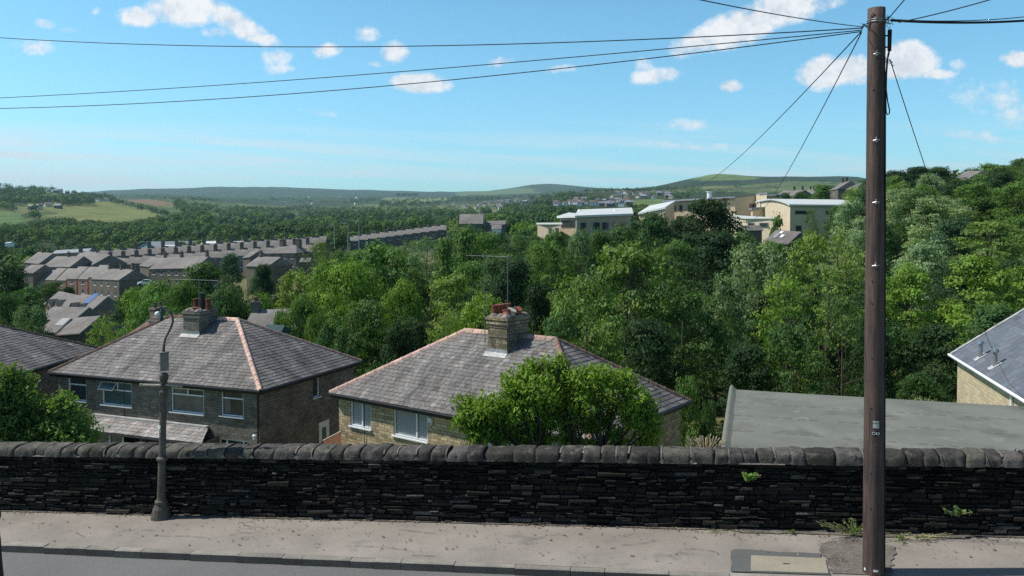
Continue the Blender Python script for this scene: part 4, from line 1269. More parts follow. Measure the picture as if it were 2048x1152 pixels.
# chimney
tz1 = f1.hit_y(384, 619, D1/2-.6).z
ch1, (x0, x1, y0, y1) = stack(house1, f1, D1, RH1, (368, 668), (397, 672), (431, 640), tz1, 'darkstone')
def cpx(px, y): return f1.hit_y(px, 600, y).x
redpot(ch1, cpx(391, y0+.3), y0+.3, tz1+.02, .14, .19, 'redpot', .9)
redpot(ch1, cpx(393, y1-.25), y1-.25, tz1+.0, .52, .17, 'redpot', .35)
redpot(ch1, cpx(405, y0+.9), y0+.9, tz1+.02, .80, .16, 'black', 1.0)
redpot(ch1, cpx(417, y1-.35), y1-.35, tz1+.0, .55, .15, 'redpot', .5)
aer = empty('television_aerial'); setparent(aer, house1)
mb = MB(); a_ = f1.hit_y(398, 560, y0-.05); mb.tube([(a_.x, y0-.06, tz1-.4), (a_.x, y0-.06, a_.z+.2)], .014, 6)
b_ = f1.hit_y(435, 560, y1); mb.tube([(b_.x, y1, tz1-.9), (b_.x, y1, b_.z)], .016, 6); mb.build('mast', M['aerial'], aer)
mb = MB(); za = f1.hit_y(400, 560, y1).z; xa, xb = f1.hit_y(338, 560, y1).x, f1.hit_y(437, 560, y1).x
mb.tube([(xa, y1, za), (xb, y1, za)], .007, 5)
for i in range(12):
    xx = xa+(xb-xa)*i/11; mb.tube([(xx, y1-.10, za), (xx, y1+.10, za)], .003, 4)
mb.build('aerial_array', M['aerial'], aer)
# small rendered stack with stone slab and round cowl on the left end of the ridge
cA = f1.hit_y(303, 655, D1/2-.15); cB = f1.hit_y(343, 640, D1/2+.5)
mb = MB(); sx0, sx1 = cA.x, cB.x-.02; zc = f1.hit_y(310, 642, D1/2).z
mb.span(sx0, sx1, D1/2-.35, D1/2+.35, zc-1.2, zc); s1 = mb.build('chimney', M['lead'], house1)
mb = MB(); mb.span(sx0-.10, sx1+.04, D1/2-.45, D1/2+.45, zc, zc+.09, .8); mb.span(sx0+.02, sx1-.05, D1/2-.3, D1/2+.3, zc+.09, zc+.22, .8); mb.build('cap_slab', M['kerb'], s1)
mb = MB(); mb.lathe([(0,.10),(.08,.12),(.12,.16),(.20,.15),(.28,.11),(.31,.02)], (sx0+.28, D1/2, zc+.2), 12); mb.build('round_cowl', M['white'], s1, smooth=True)

# --- house zero at the far left edge: only its right side shows ------------------
C0 = at_z(204, 698, -7.2); B0 = at_z(2, 757, -7.2)
d = (C0-B0); Bx = B0 - d.normalized()*3.0
ey = (C0-Bx).normalized(); ex = Vector((ey.y, -ey.x, 0)); W0 = 12.0; D0 = (C0-Bx).length
A0 = Bx-ex*W0
f0 = Frame(A0, Bx)
rnd = random.Random(50)
def rs0(RL, RR, E): return [(E[0], RL, 'oldtile', 1, False), (E[1], RR, 'oldtile', 1, False), (E[2], RR, 'oldtile', .9, True), (E[3], RL, 'oldtile', 1, False), (RL, RR, 'oldtile', 1, False)]
pt = proj(f0.world(W0-D0/2, D0/2, 2.6)); 
semi('semi_detached_house', 'semi detached house cut off by the left picture edge, plain slate hip', 'house', f0, W0, D0, 7.5, 3.0, 'darkstone', rs0, rnd, ops_f=(), ops_r=())
print('house0 ridge px', pt, 'D0', D0, 'W1', W1, D1, 'W2', W2, D2, rsL, rsR)

# --- new house with the blue slate roof at the right edge -------------------------
hr = -6.0
A = at_z(1902, 708, hr); B = at_z(2046, 796, hr)
fR = Frame(A, B); WR = 12.0; DR = 8.6
fR.W = WR
rnd = random.Random(61)
newh = thing('stone_house', 'yellow stone house with blue slate roof', 'house', tuple(fR.O), fR.rz)
RHr = 3.1
mb = MB()
R0, R1 = Vector((0, DR/2, RHr)), Vector((WR, DR/2, RHr))
slates(mb, (0,0,0), (WR,0,0), R0, R1, rnd, gauge=.30, wid=.62, lift=.006, rowvar=.02)
slates(mb, (WR,DR,0), (0,DR,0), R1, R0, rnd, gauge=.30, wid=.62, lift=.006)
mb.idx([(0,0,-.03),(WR,0,-.03),(WR,DR,-.03),(0,DR,-.03),R0-Vector((0,0,.03)),R1-Vector((0,0,.03))], ((0,1,5,4),(2,3,4,5),(0,3,2,1)), .5)
nr_ = mb.build('roof', M['newslate'], newh)
mb = MB(); rr = random.Random(1)
for (a, b) in (((0, -.02, 0), R0), ((0, DR+.02, 0), R0)):
    a, b = Vector(a), Vector(b); n = 14
    for i in range(n):
        p, q = a.lerp(b, i/n), a.lerp(b, (i+.97)/n); u_ = rr.uniform(-.01, .01)
        mb.idx([p+Vector((-.07, 0, -.05+u_)), p+Vector((.12, 0, -.0)), p+Vector((.12, 0, .045)), p+Vector((-.07, 0, .06+u_)), q+Vector((-.07, 0, -.05+u_)), q+Vector((.12, 0, 0)), q+Vector((.12, 0, .045)), q+Vector((-.07, 0, .06+u_))],
               ((0,1,5,4),(1,2,6,5),(2,3,7,6),(3,0,4,7),(0,3,2,1),(4,5,6,7)), rr.uniform(.75, 1.1))
mb.build('verge', M['lead'], nr_)
mb = MB(); zb = -7
mb.face([(.12, .25, zb), (WR-.1, .25, zb), (WR-.1, .25, -.05), (.12, .25, -.05)])
mb.face([(.12, DR-.25, zb), (.12, .25, zb), (.12, .25, -.05), (.12, DR/2, RHr-.15), (.12, DR-.25, -.05)])
mb.face([(WR-.1, .25, zb), (WR-.1, DR-.25, zb), (WR-.1, DR-.25, -.05), (WR-.1, DR/2, RHr-.15), (WR-.1, .25, -.05)])
mb.face([(WR-.1, DR-.25, zb), (.12, DR-.25, zb), (.12, DR-.25, -.05), (WR-.1, DR-.25, -.05)])
mb.build('wall', M['newstone'], newh)
mb = MB(); mb.tube([(-.12, -.06, -.05), (WR, -.06, -.05)], .065, 8); mb.box((WR/2, .06, -.10), (WR, .26, .05)); xg = fR.hit_y(2024, 800, .2).x; mb.tube([(xg, .17, -.08), (xg, .17, -5)], .045, 8); mb.build('gutter', M['upvc'], newh)
for px_, py_ in ((1961, 714), (1990, 732)):
    q = slope_hit(fR, px_, py_, DR, RHr)
    mb = MB(); mb.tube([(q.x, q.y, q.z-.1), (q.x, q.y, q.z+.60)], .085, 10); mb.tube([(q.x, q.y, q.z+.57), (q.x, q.y, q.z+.70)], [.15, .13], 10); 
    fl = mb.build('flue_pipe', M['steel'], nr_)
    mb = MB(); kk = RHr/(DR/2); mb.idx([(q.x-.22, q.y-.24, q.z-.24*kk+.03), (q.x+.22, q.y-.24, q.z-.24*kk+.03), (q.x+.22, q.y+.2, q.z+.2*kk+.03), (q.x-.22, q.y+.2, q.z+.2*kk+.03)], ((0,1,2,3),)); mb.build('flashing', M['lead'], nr_)

# --- felt roofed garage just behind the wall on the right --------------------------
def onplane(px, py, z0, fa, fb):   # plane z = z0 + fa*x + fb*y
    rx, rz = ray(px, py); Y = z0/(rz-fa*rx-fb); return Vector((rx*Y, Y, rz*Y))
zg, ga, gb = -4.85, .02, .018
TL = onplane(1466, 779, zg, ga, gb); TR = onplane(2110, 817, zg, ga, gb); BL = onplane(1450, 906, zg, ga, gb)
garage = thing('garage', 'flat roofed garage covered in worn grey green felt just behind the wall', 'garage', tuple(BL))
def gl(p): return Vector(p)-BL
dirx = (TR-TL).normalized(); diry = (BL-TL); diry2 = Vector((diry.x, diry.y, 0))
NBL = TL+diry*1.12; NBR = NBL + (TR-TL)
mb = MB(); nu, nv = 40, 14; P = []
for i in range(nu+1):
    for k in range(nv+1):
        p = TL.lerp(TR, i/nu); q = NBL.lerp(NBR, i/nu); r_ = p.lerp(q, k/nv)
        r_.z += mnoise.noise(Vector((r_.x*.5, r_.y*.9, 0)))*.012
        if i == 0: pass
        P.append(gl(r_))
mb.idx(P, [(i*(nv+1)+k, i*(nv+1)+k+1, (i+1)*(nv+1)+k+1, (i+1)*(nv+1)+k) for i in range(nu) for k in range(nv)])
mb.build('felt_roof', M['felt'], garage, smooth=True)
mb = MB()   # raised felt-covered edge roll on the left
def prof_at(f_, lift):
    p = TL.lerp(NBL, f_)-dirx*.02
    return [gl(p+dirx*.10+Vector((0,0,.005))), gl(p+dirx*.045+Vector((0,0,.03*lift))), gl(p+dirx*.0+Vector((0,0,.07*lift))), gl(p-dirx*.05+Vector((0,0,.06*lift))), gl(p-dirx*.08+Vector((0,0,.01))), gl(p-dirx*.09+Vector((0,0,-.22)))]
n = 14; P = []
for i in range(n+1): P += prof_at(i/n-.015, 1.0+(.5 if i == 0 else 0)+.15*math.sin(i*2.3))
mb.idx(P, [(i*6+k, i*6+k+1, i*6+k+7, i*6+k+6) for i in range(n) for k in range(5)]); mb.build('edge_roll', M['felt'], garage, smooth=True)
mb = MB()
for f_ in (.12,.30,.47,.63,.80,.93):
    p = TL.lerp(NBL, f_)
    mb.face([gl(p+dirx*a_+diry.normalized()*b_+Vector((0,0,.016))) for a_, b_ in ((.02,0),(.02,.012),(.42,.016),(.42,.004))])
for f_ in (.22,.42,.62,.82,.97):
    a_ = TL.lerp(NBL, f_); 
    for s_ in range(26):
        if (s_*7+int(f_*50)) % 5 == 0: continue
        p = a_+(TR-TL)*(s_/26+.01); q = a_+(TR-TL)*((s_+.9)/26)
        mb.face([gl(p+Vector((0,0,.016))), gl(p+diry.normalized()*.018+Vector((0,0,.016))), gl(q+diry.normalized()*.018+Vector((0,0,.016))), gl(q+Vector((0,0,.016)))])
mb.build('felt_seams', material('felt_seam', (.085,.09,.08), .9, None, (20,.3), None), garage)
mb = MB(); dn = Vector((0, 0, -3.0)); dq = Vector((0,0,-.06))
c4_ = [gl(TL+dirx*.05)+dq, gl(TR)+dq, gl(NBR)+dq, gl(NBL+dirx*.05)+dq]
mb.idx(c4_+[c+dn for c in c4_], ((0,4,5,1)[::-1], (1,5,6,2)[::-1], (2,6,7,3)[::-1], (3,7,4,0)[::-1], (0,1,2,3)[::-1])); mb.build('wall', M['brickred'], garage)
# red-brown fence panel between the two pairs
pa, pb2 = f1.world(W1+.8, 1.5, -1.9-3.0), f1.world(W1+4.6, .2, -1.2-3.0)
pa = at(643, 884, 36.5); pb2 = at(682, 864, 33.5)
fence = thing('garden_fence', 'reddish brown sloping garden fence in the gap between the two pairs of houses', 'fence', tuple(pa))
mb = MB(); dd = pb2-pa
for i in range(18):
    p = dd*(i/18); q = dd*((i+.94)/18); mb.idx([p+Vector((0,0,-3)), q+Vector((0,0,-3)), q, p, p+Vector((0,.03,-3)), q+Vector((0,.03,-3)), q+Vector((0,.03,0)), p+Vector((0,.03,0))], ((0,1,2,3),(7,6,5,4),(3,2,6,7)), .9+.02*(i % 5))
mb.build('fence_boards', material('fence_stain', (.20,.085,.045), .85, (3,.2), (16,.2), None), fence)
mb = MB(); mb.tube([Vector((0,.02,.02)), dd+Vector((0,.02,.02))], .03, 5); mb.build('fence_rail', M['creampot'], fence)
# ------------------------------------------------------------------ farther buildings
CLEAR = []   # (px0, py0, px1, py1, depth): picture areas random trees must not cover
def clear(x0, y0, x1, y1, d): CLEAR.append((x0, y0, x1, y1, d))

def gable(name, label, cat, P0, P1, D, rise, drop, wallm, roofm, group=None, chim=(), wins=None, over=.25, hip=0.0, tone=1.0, rnd=random.Random(1), ridge_back=.5, chim_size=(.9, .55, 1.3), pots=True, rooflights=()):
    """house with its eave line P0->P1 towards the viewer; chim: fractions along the ridge; wins: (rows, cols, w, h)"""
    fr = Frame(P0, P1); Wd = fr.W
    t = thing(name, label, cat, tuple(fr.O), fr.rz, group)
    dz = P1[2]-P0[2]
    def z(x): return dz*x/Wd if abs(dz) < Wd*.12 else 0.0
    mb = MB(); ry = D*ridge_back
    RL = Vector((hip-(0 if hip else over), ry, rise)); RR = Vector((Wd-hip+(0 if hip else over), ry, rise+z(Wd)))
    e = over
    P = [Vector((-e, -e, -.12)), Vector((Wd+e, -e, -.12+z(Wd))), Vector((Wd+e, D+e, -.12+z(Wd))), Vector((-e, D+e, -.12)), RL, RR]
    up = Vector((0, 0, .14))
    Q = P+[p-up for p in P]
    mb.idx(Q, ((0,1,5,4),(2,3,4,5),(1,0,6,7),(3,2,8,9),(1,7,11,5),(7,8,11),(0,4,10,6),(4,3,9,10),(2,5,11,8),(6,10,11,7),(9,8,11,10)), tone)
    if hip: mb.idx(P, ((1,2,5),(3,0,4)), tone*.9)
    rf = mb.build('roof', M[roofm], t)
    mb = MB(); zb = -drop
    ops = []
    if wins:
        rows, cols, ww, wh = wins
        for r in range(rows):
            for c in range(cols):
                x = Wd*(c+.5)/cols; zz = -.5-wh-2.6*r
                ops.append((x-ww/2, x+ww/2, zz, zz+wh))
    wallpanel(mb, (0, 0, 0), (1, 0, 0), 0, Wd, zb, -.15, ops, .15, (0, -1, 0))
    mb.face([(0, D, zb), (0, 0, zb), (0, 0, -.1), (0, ry, rise-.1) if not hip else (0, ry, -.1), (0, D, -.1)])
    mb.face([(Wd, 0, zb), (Wd, D, zb), (Wd, D, -.1+z(Wd)), (Wd, ry, rise-.1+z(Wd)) if not hip else (Wd, ry, -.1+z(Wd)), (Wd, 0, -.1+z(Wd))])
    mb.face([(Wd, D, zb), (0, D, zb), (0, D, -.1), (Wd, D, -.1)])
    if dz and abs(dz) < Wd*.12: mb.face([(0, 0, -.15), (Wd, 0, -.15), (Wd, 0, -.1+z(Wd))])
    mb.build('wall', M[wallm], t)
    for o in ops:
        m = MB(); m.box(((o[0]+o[1])/2, .10, (o[2]+o[3])/2), (o[1]-o[0], .04, o[3]-o[2])); w = m.build('window', M['glass'], t)
        m = MB(); b = .09; a0, b0, c0, d0 = o
        m.span(a0, b0, .04, .08, c0, c0+b); m.span(a0, b0, .04, .08, d0-b, d0); m.span(a0, a0+b, .04, .08, c0+b, d0-b); m.span(b0-b, b0, .04, .08, c0+b, d0-b)
        m.span(a0-.1, b0+.1, -.08, -.002, c0-.16, c0-.02)
        m.build('frame', M['white'], w)
    for f_ in chim:
        cx = Wd*f_; cw, cd, chh = chim_size; m = MB()
        m.span(cx-cd/2, cx+cd/2, ry-cw/2, ry+cw/2, rise-.7+z(cx), rise+chh+z(cx)); m.span(cx-cd/2-.07, cx+cd/2+.07, ry-cw/2-.07, ry+cw/2+.07, rise+chh+z(cx), rise+chh+.12+z(cx))
        c_ = m.build('chimney', M['farstone' if wallm not in ('beige', 'farbrick') else 'farbrick'], t)
        if pots:
            for k in range(2):
                m = MB(); m.lathe([(0,.15),(.3,.12),(.45,.15)], (cx, ry-.25+.5*k, rise+chh+.1+z(cx)), 6, .9); m.build('chimney_pot', M['oldtile'], c_)
    for (fx, fy, w_, d_, mt) in rooflights:
        x = Wd*fx; y = ry*fy; k = (rise+.0)/ry; m = MB()
        zz = lambda yy: yy*k+.10
        m.idx([(x, y, zz(y)), (x+w_, y, zz(y)+z(x)), (x+w_, y+d_, zz(y+d_)+z(x)), (x, y+d_, zz(y+d_))]+[(x, y, zz(y)-.1), (x+w_, y, zz(y)-.1), (x+w_, y+d_, zz(y+d_)-.1), (x, y+d_, zz(y+d_)-.1)], ((0,1,2,3),(0,4,5,1),(1,5,6,2),(3,7,4,0)))
        m.build('skylight' if mt != 'solar' else 'solar_panel', M[mt], t)
    return t

# ---- long terrace climbing to the right, two rows back to back -------------------
def terrace(p0, d0, p1, d1, n, D, rise, drop, label, group, names='terraced_house', chim=(0.02,), wins=(2, 2, .9, 1.3), chs=(1.5, .95, 1.9), labels=None, roofm='farslate', tone=1.0):
    A = at(p0[0], p0[1], d0); B = at(p1[0], p1[1], d1)
    st = (B-A)/n; flat = Vector((st.x, st.y, 0))
    proto = gable(names, label[0], 'terraced house', A, A+flat, D, rise, drop, 'farstone', roofm, group, chim=chim, wins=wins, over=.0, chim_size=chs, tone=tone)
    rz = proto.rotation_euler.z
    rr = random.Random(n)
    for i in range(1, n):
        c = copy_tree(proto); k = A+st*i
        place(c, (k.x, k.y, k.z), rz, label[1] if i < n-1 else label[2])
    clear(min(p0[0], p1[0]), min(p0[1], p1[1])-14, max(p0[0], p1[0]), max(p0[1], p1[1])+8, max(d0, d1))
    return proto
terrace((182,532), 300, (636,499), 300, 17, 8.5, 2.6, 9, ('leftmost house of the long climbing slate terrace, its gable to the valley', 'house in the middle of the long climbing slate terrace with paired chimneys', 'rightmost house of the long climbing slate terrace, beside the trees'), 'houses of the long front terrace')
terrace((150,516), 330, (650,484), 330, 18, 8.5, 2.6, 9, ('leftmost house of the second terrace, behind the long front one', 'house in the terrace just behind the long front terrace', 'rightmost house of the second terrace, behind the long front one'), 'houses of the second terrace', wins=None)
terrace((700,481), 400, (893,457), 410, 11, 8.0, 2.3, 8, ('first house of the small stepped terrace beside the thin street lamps', 'slate house in the stepped terrace climbing towards the big plain roof', 'last house of the stepped terrace nearest the big plain roof'), 'houses of the upper stepped terrace', chs=(1.5, .9, .9), wins=(1, 1, 1.4, 1.5), roofm='farslate', tone=1.35)
clear(182, 505, 640, 545, 300); clear(700, 450, 890, 492, 400)

def G(label, x0, y0, x1, y1, Y0, Y1, D, rise, drop, wallm='farstone', roofm='farslate', name='stone_house', cat='house', vis=None, **k):
    t = gable(name, label, cat, at(x0, y0, Y0), at(x1, y1, Y1), D, rise, drop, wallm, roofm, **k)
    if vis is None: vis = (x0, y0-rise/Y0*F-3, x1, y0+12)
    clear(*vis, min(Y0, Y1)); return t
G('three storey dark stone block with two chimneys and blank gable below the long terrace', 183,557, 238,559, 232,224, 9, 2.6, 12, chim=(.12,.55,.95), wins=(3,4,.9,1.3), over=.15, vis=(180,543,278,592))
# modern stepped flats: six steps
for i in range(6):
    x = 70+21.5*i; y = 562-1.3*i-(2 if i % 2 else 0)
    A_ = at(x, y, 250-3*i); 
    lbl = ['lowest step of the pale stepped flats, half hidden by the dark tree', 'second step of the pale stepped flats from the dark tree', 'third step of the pale stepped flats from the dark tree', 'fourth step of the pale stepped flats from the dark tree', 'fifth step of the pale stepped flats, next to the tall end one', 'tallest end step of the pale stepped flats with dark side gable'][i]
    gable('stepped_house', lbl, 'house', A_, A_+Vector((3.3, -1.1, 0)), 8.5, 3.2, 9, 'farpink', 'farslate', 'modern stepped flats', wins=(3,1,.9,1.2), over=.12, tone=1.25)
    if i in (2,3,4,5):
        d_ = gable('dormer_gable', lbl, 'house', A_, A_+Vector((1,0,0)), 1, 1, 1, 'farpink', 'farslate') if False else None
clear(68, 540, 200, 590, 225)
G('dark stone block with many windows right of the gap in the town houses', 300,537, 392,535, 245,238, 10, 3.2, 11, chim=(.05,.42,.97), wins=(2,6,.9,1.3), vis=(296,518,404,562))
G('lower stone house wing left of the block with the dormer', 280,530, 298,533, 262,258, 9, 2.4, 10, vis=(280,520,300,560))
G('slate house with tall stack at the far left of the town', 50,524, 78,527, 300,295, 10, 3.6, 8, chim=(.3,), vis=(48,512,95,536))
G('broad dark slate roof with white topped chimney in the town', 86,533, 140,533, 290,285, 11, 3.4, 8, chim=(.45,), vis=(85,518,142,540))
G('plain bluish roof left of the long terrace end', 132,524, 182,531, 300,290, 14, 3.6, 8, vis=(130,516,182,536))
G('small low slate house at the foot of the town by the dark trees', 40,545, 66,545, 250,248, 8, 2.2, 6, vis=(40,530,80,548))
G('big hip roofed stone house with two broad stacks beside the terrace', 531,506, 592,505, 265,262, 11, 2.3, 7, chim=(.28,.80), hip=3.0, chim_size=(1.8,1.3,1.8), wins=(2,4,.9,1.3), vis=(528,488,600,520))
G('slate roofed stone house among trees in front of the hip roofed one', 493,531, 536,532, 225,221, 9, 2.3, 7, chim=(.1,), vis=(488,510,556,540))
G('stone house wing right of the hip roofed stone house', 598,505, 622,505, 268,268, 8, 1.9, 7, wins=(1,2,.9,1.2), vis=(598,495,624,512))
G('small lean outhouse with pale roof by the lawn', 600,523, 618,523, 235,235, 4, 1.0, 5, vis=(598,516,622,538), name='outbuilding', cat='outbuilding')
G('low stone row seen between the trees below the terrace', 486,515, 500,513, 260,258, 7, 1.8, 6, vis=(484,505,502,518))
# brick houses with gabled dormers
def brickhouse(lbl, x0, y0, x1, y1, Y, wallm, solar=False):
    t = G(lbl, x0, y0, x1, y1, Y, Y-5, 6.0, 2.3, 6.5, wallm, 'farslate', name='brick_house', wins=(1,3,.8,1.1), over=.2, vis=(x0-2,y0-18,x1+4,y1+26), rooflights=((.45,.35,1.6,2.2,'solar'),) if solar else ())
    for f_ in (.30,.62):
        fw = (at(x1,y1,Y-5)-at(x0,y0,Y)).length; m = MB(); x = fw*f_
        m.idx([(x-.9,-.5,-3.0),(x+.9,-.5,-3.0),(x+.9,-.5,-.2),(x,-.5,.9),(x-.9,-.5,-.2),(x-.9,1,-3.0),(x+.9,1,-3.0),(x+.9,1,-.2),(x,2.4,.9),(x-.9,1,-.2)], ((0,1,2,3,4),(1,6,7,2),(5,0,4,9)))
        g_ = m.build('dormer_gable', M[wallm], t)
        m = MB(); m.idx([(x-1.15,-.7,-.38),(x,-.7,1.0),(x+1.15,-.7,-.38),(x-1.15,1.4,-.38),(x,3.0,1.0),(x+1.15,1.4,-.38)], ((0,1,4,3)[::-1],(1,2,5,4)[::-1])); m.build('dormer_roof', M['farslate'], g_)
        m = MB(); m.box((x,-.52,-.7), (.8,.04,.9)); m.build('window', M['glass'], g_)
    return t
brickhouse('pinkish brick house with paired dormer gables left of the solar panels', 89,607, 133,617, 165, 'farpink')
brickhouse('buff brick house with blue solar panels on its slate roof', 134,614, 184,634, 158, 'farbrick', True)
G('plain grey roof in front of the pinkish brick house', 80,637, 148,638, 138,136, 6, 1.7, 5, vis=(78,616,152,640), roofm='farslate', over=.3)
G('grey roof with a white glazed strip low at the left', 80,662, 112,663, 120,119, 5, 1.6, 5, vis=(78,634,130,664), rooflights=((.5,.45,1.6,1.4,'greyroof'),))
G('mid grey roof end showing above the nearest hip roof at the left', 114,668, 160,664, 110,108, 6, 1.9, 5, vis=(110,640,166,668))
# behind the near pairs
G('old cottage with mossy stone slate roof and gable stack behind the grey pair', 222,693, 330,672, 60,57, 8, 1.9, 5, wallm='farstone', roofm='oldtile', name='stone_cottage', chim=(.0,), vis=(206,655,300,690), chim_size=(1.0,.7,.5))
G('dark slate bungalow roof with chimney between the two near pairs', 490,661, 584,657, 76,76, 6, 1.6, 4, chim=(.02,), vis=(480,635,588,662), name='bungalow', chim_size=(.9,.7,.7), wallm='farstone')
G('dull teal roofed garden shed behind the right hip of the grey pair', 528,667, 552,669, 60,60, 3, .5, 3, wallm='teal', roofm='teal', name='garden_shed', cat='shed', vis=(530,655,556,664))
# industrial sheds in the valley
G('pale blue clad warehouse with rooflights and gable end in the valley', 330,500, 268,495, 420,440, 24, 0.1, 7, 'cladblue', 'greyroof', name='warehouse', cat='warehouse', vis=(268,478,385,502)) if False else None
A_ = at(266,497,455); B_ = at(324,501,440)
wh = thing('warehouse', 'pale blue clad warehouse with rooflights and gable end in the valley', 'warehouse', tuple(A_), 0)
d1 = B_-A_; d2 = Vector((24, 26, 0)); pk = Vector((0, 0, 4.2))
def q_(*v): return [tuple(x) for x in v]
mid_ = d1*.5+pk; zz = Vector((0, 0, -8)); nb = Vector((0, 0, .12)); ov = -d2*.02
mb = MB(); mb.face(q_(zz, d1+zz, d1, mid_, Vector((0,0,0)))); mb.face(q_(d1+zz, d1+d2+zz, d1+d2, d1)); mb.face(q_(d2+zz, zz, Vector((0,0,0)), d2)); mb.face(q_(d1+d2+zz, d2+zz, d2, mid_+d2, d1+d2)); mb.build('wall', M['cladblue'], wh)
mb = MB(); e_ = Vector((0,0,.1)); mb.face(q_(d1*1.03+e_+ov, d1*1.03+d2+e_, mid_+d2+e_, mid_+e_+ov)); mb.face(q_(mid_+e_+ov, mid_+d2+e_, d2+e_-d1*.03, e_-d1*.03+ov)); rf_ = mb.build('roof', M['greyroof'], wh)
for a_, b_ in ((.12,.45),(.55,.92)):
    for u0, u1 in ((.35,.55),):
        mb = MB(); P = [d1.lerp(mid_, u0)+d2*a_, d1.lerp(mid_, u0)+d2*b_, d1.lerp(mid_, u1)+d2*b_, d1.lerp(mid_, u1)+d2*a_]
        mb.face(q_(*[p+Vector((0,0,.3)) for p in P])); mb.build('rooflight', M['white'], rf_)
mb = MB(); P = d1*.35; mb.idx(q_(P+Vector((0,-.2,-1.6)), d1*.78+Vector((0,-.2,-1.6)), d1*.78+Vector((0,-.2,-.4)), P+Vector((0,-.2,-.4))), ((0,1,2,3),)); mb.build('window', M['teal'], wh)
clear(266, 478, 385, 504, 440)
G('low shed with long white roof edge among the valley trees', 105,507, 176,503, 430,428, 6, 1.6, 5, 'farbrick', 'greyroof', name='industrial_shed', cat='shed', vis=(103,495,178,512))
G('white roofed works behind the chimneys of the terrace', 400,490, 430,488, 420,420, 10, 1.6, 4, 'white', 'whiteroof', name='industrial_shed', cat='shed', vis=(398,480,432,492))
G('bright white flat roof just right of the works behind the terrace', 458,488, 490,487, 420,420, 10, 1.3, 4, 'white', 'whiteroof', name='industrial_shed', cat='shed', vis=(456,480,492,490))
G('tiny white roof at the left edge of the valley woods', 10,486, 20,485, 450,450, 4, .4, 2, 'white', 'whiteroof', name='industrial_shed', cat='shed', vis=(8,483,32,492))
# chapel and cottages at the top of the terrace
G('big plain stone slated chapel roof with small end finials above the trees', 919,447, 965,447, 390,390, 14, 4.6, 8, 'farstone', 'farslate', name='chapel', cat='chapel', vis=(915,428,970,449), tone=1.05)
G('long low dark roof right of the chapel', 970,450, 1010,448, 395,395, 10, 1.8, 6, vis=(968,441,1012,450))
G('small whitewashed cottage gable right of the chapel', 984,458, 1002,457, 330,330, 7, 1.5, 6, 'white', 'farslate', name='cottage', vis=(983,450,1004,462))
# ---- school -----------------------------------------------------------------------
def block(name, label, pts, z_top, drop, wallm, roofm=None, over=.6, roof_t=.5, wins=(), group='school buildings', cat='school building', slope=None, vis=None):
    """pts: plan polygon (world x,y), counter-clockwise seen from above with first edge facing the viewer"""
    O = Vector((pts[0][0], pts[0][1], z_top)); t = thing(name, label, cat, tuple(O), 0, group)
    L = [Vector((p[0]-O.x, p[1]-O.y, 0)) for p in pts]; n = len(L)
    zt = slope or (lambda p: 0.0)
    mb = MB()
    for i in range(n):
        a, b = L[i], L[(i+1) % n]
        mb.face([a+Vector((0,0,-drop)), b+Vector((0,0,-drop)), b+Vector((0,0,zt(b))), a+Vector((0,0,zt(a)))])
    mb.build('wall', M[wallm], t)
    c = sum(L, Vector())/n
    E = [p+(p-c).normalized()*over for p in L]
    mb = MB(); lo = [p+Vector((0,0,zt(p)+.02)) for p in E]; hi = [p+Vector((0,0,zt(p)+roof_t)) for p in E]
    mb.idx(lo+hi, [tuple(range(n, 2*n)), tuple(range(n-1, -1, -1))]+[(i, (i+1) % n, n+(i+1) % n, n+i) for i in range(n)])
    mb.build('roof', M[roofm or 'whiteroof'], t)
    for (e, f0, f1, z0, z1) in wins:
        a, b = L[e], L[(e+1) % n]; d = (b-a); nn = Vector((d.y, -d.x, 0)).normalized()
        p, q = a.lerp(b, f0)+nn*.06, a.lerp(b, f1)+nn*.06
        m = MB(); m.idx([p+Vector((0,0,z0)), q+Vector((0,0,z0)), q+Vector((0,0,z1)), p+Vector((0,0,z1)), p-nn*.1+Vector((0,0,z0)), q-nn*.1+Vector((0,0,z0)), q-nn*.1+Vector((0,0,z1)), p-nn*.1+Vector((0,0,z1))], ((0,1,2,3),(3,2,6,7),(0,3,7,4),(1,5,6,2)))
        w = m.build('window', M['glass'], t)
        m = MB(); s_ = [p, q]; 
        rz = math.atan2(d.y, d.x); mid = (p+q)/2+nn*.03
        m.box((mid.x, mid.y, z1), ((q-p).length+.1, .06, .08), rz); m.box((mid.x, mid.y, z0), ((q-p).length+.1, .06, .08), rz)
        m.box((p.x+nn.x*.03, p.y+nn.y*.03, (z0+z1)/2), (.08, .06, z1-z0), rz); m.box((q.x+nn.x*.03, q.y+nn.y*.03, (z0+z1)/2), (.08, .06, z1-z0), rz)
        m.build('frame', M['greyroof'], w)
    if vis: clear(*vis)
    return t
def xy(px, Y): p = at(px, 450, Y); return (p.x, p.y)
def zt(py, Y): return at(1024, py, Y).z
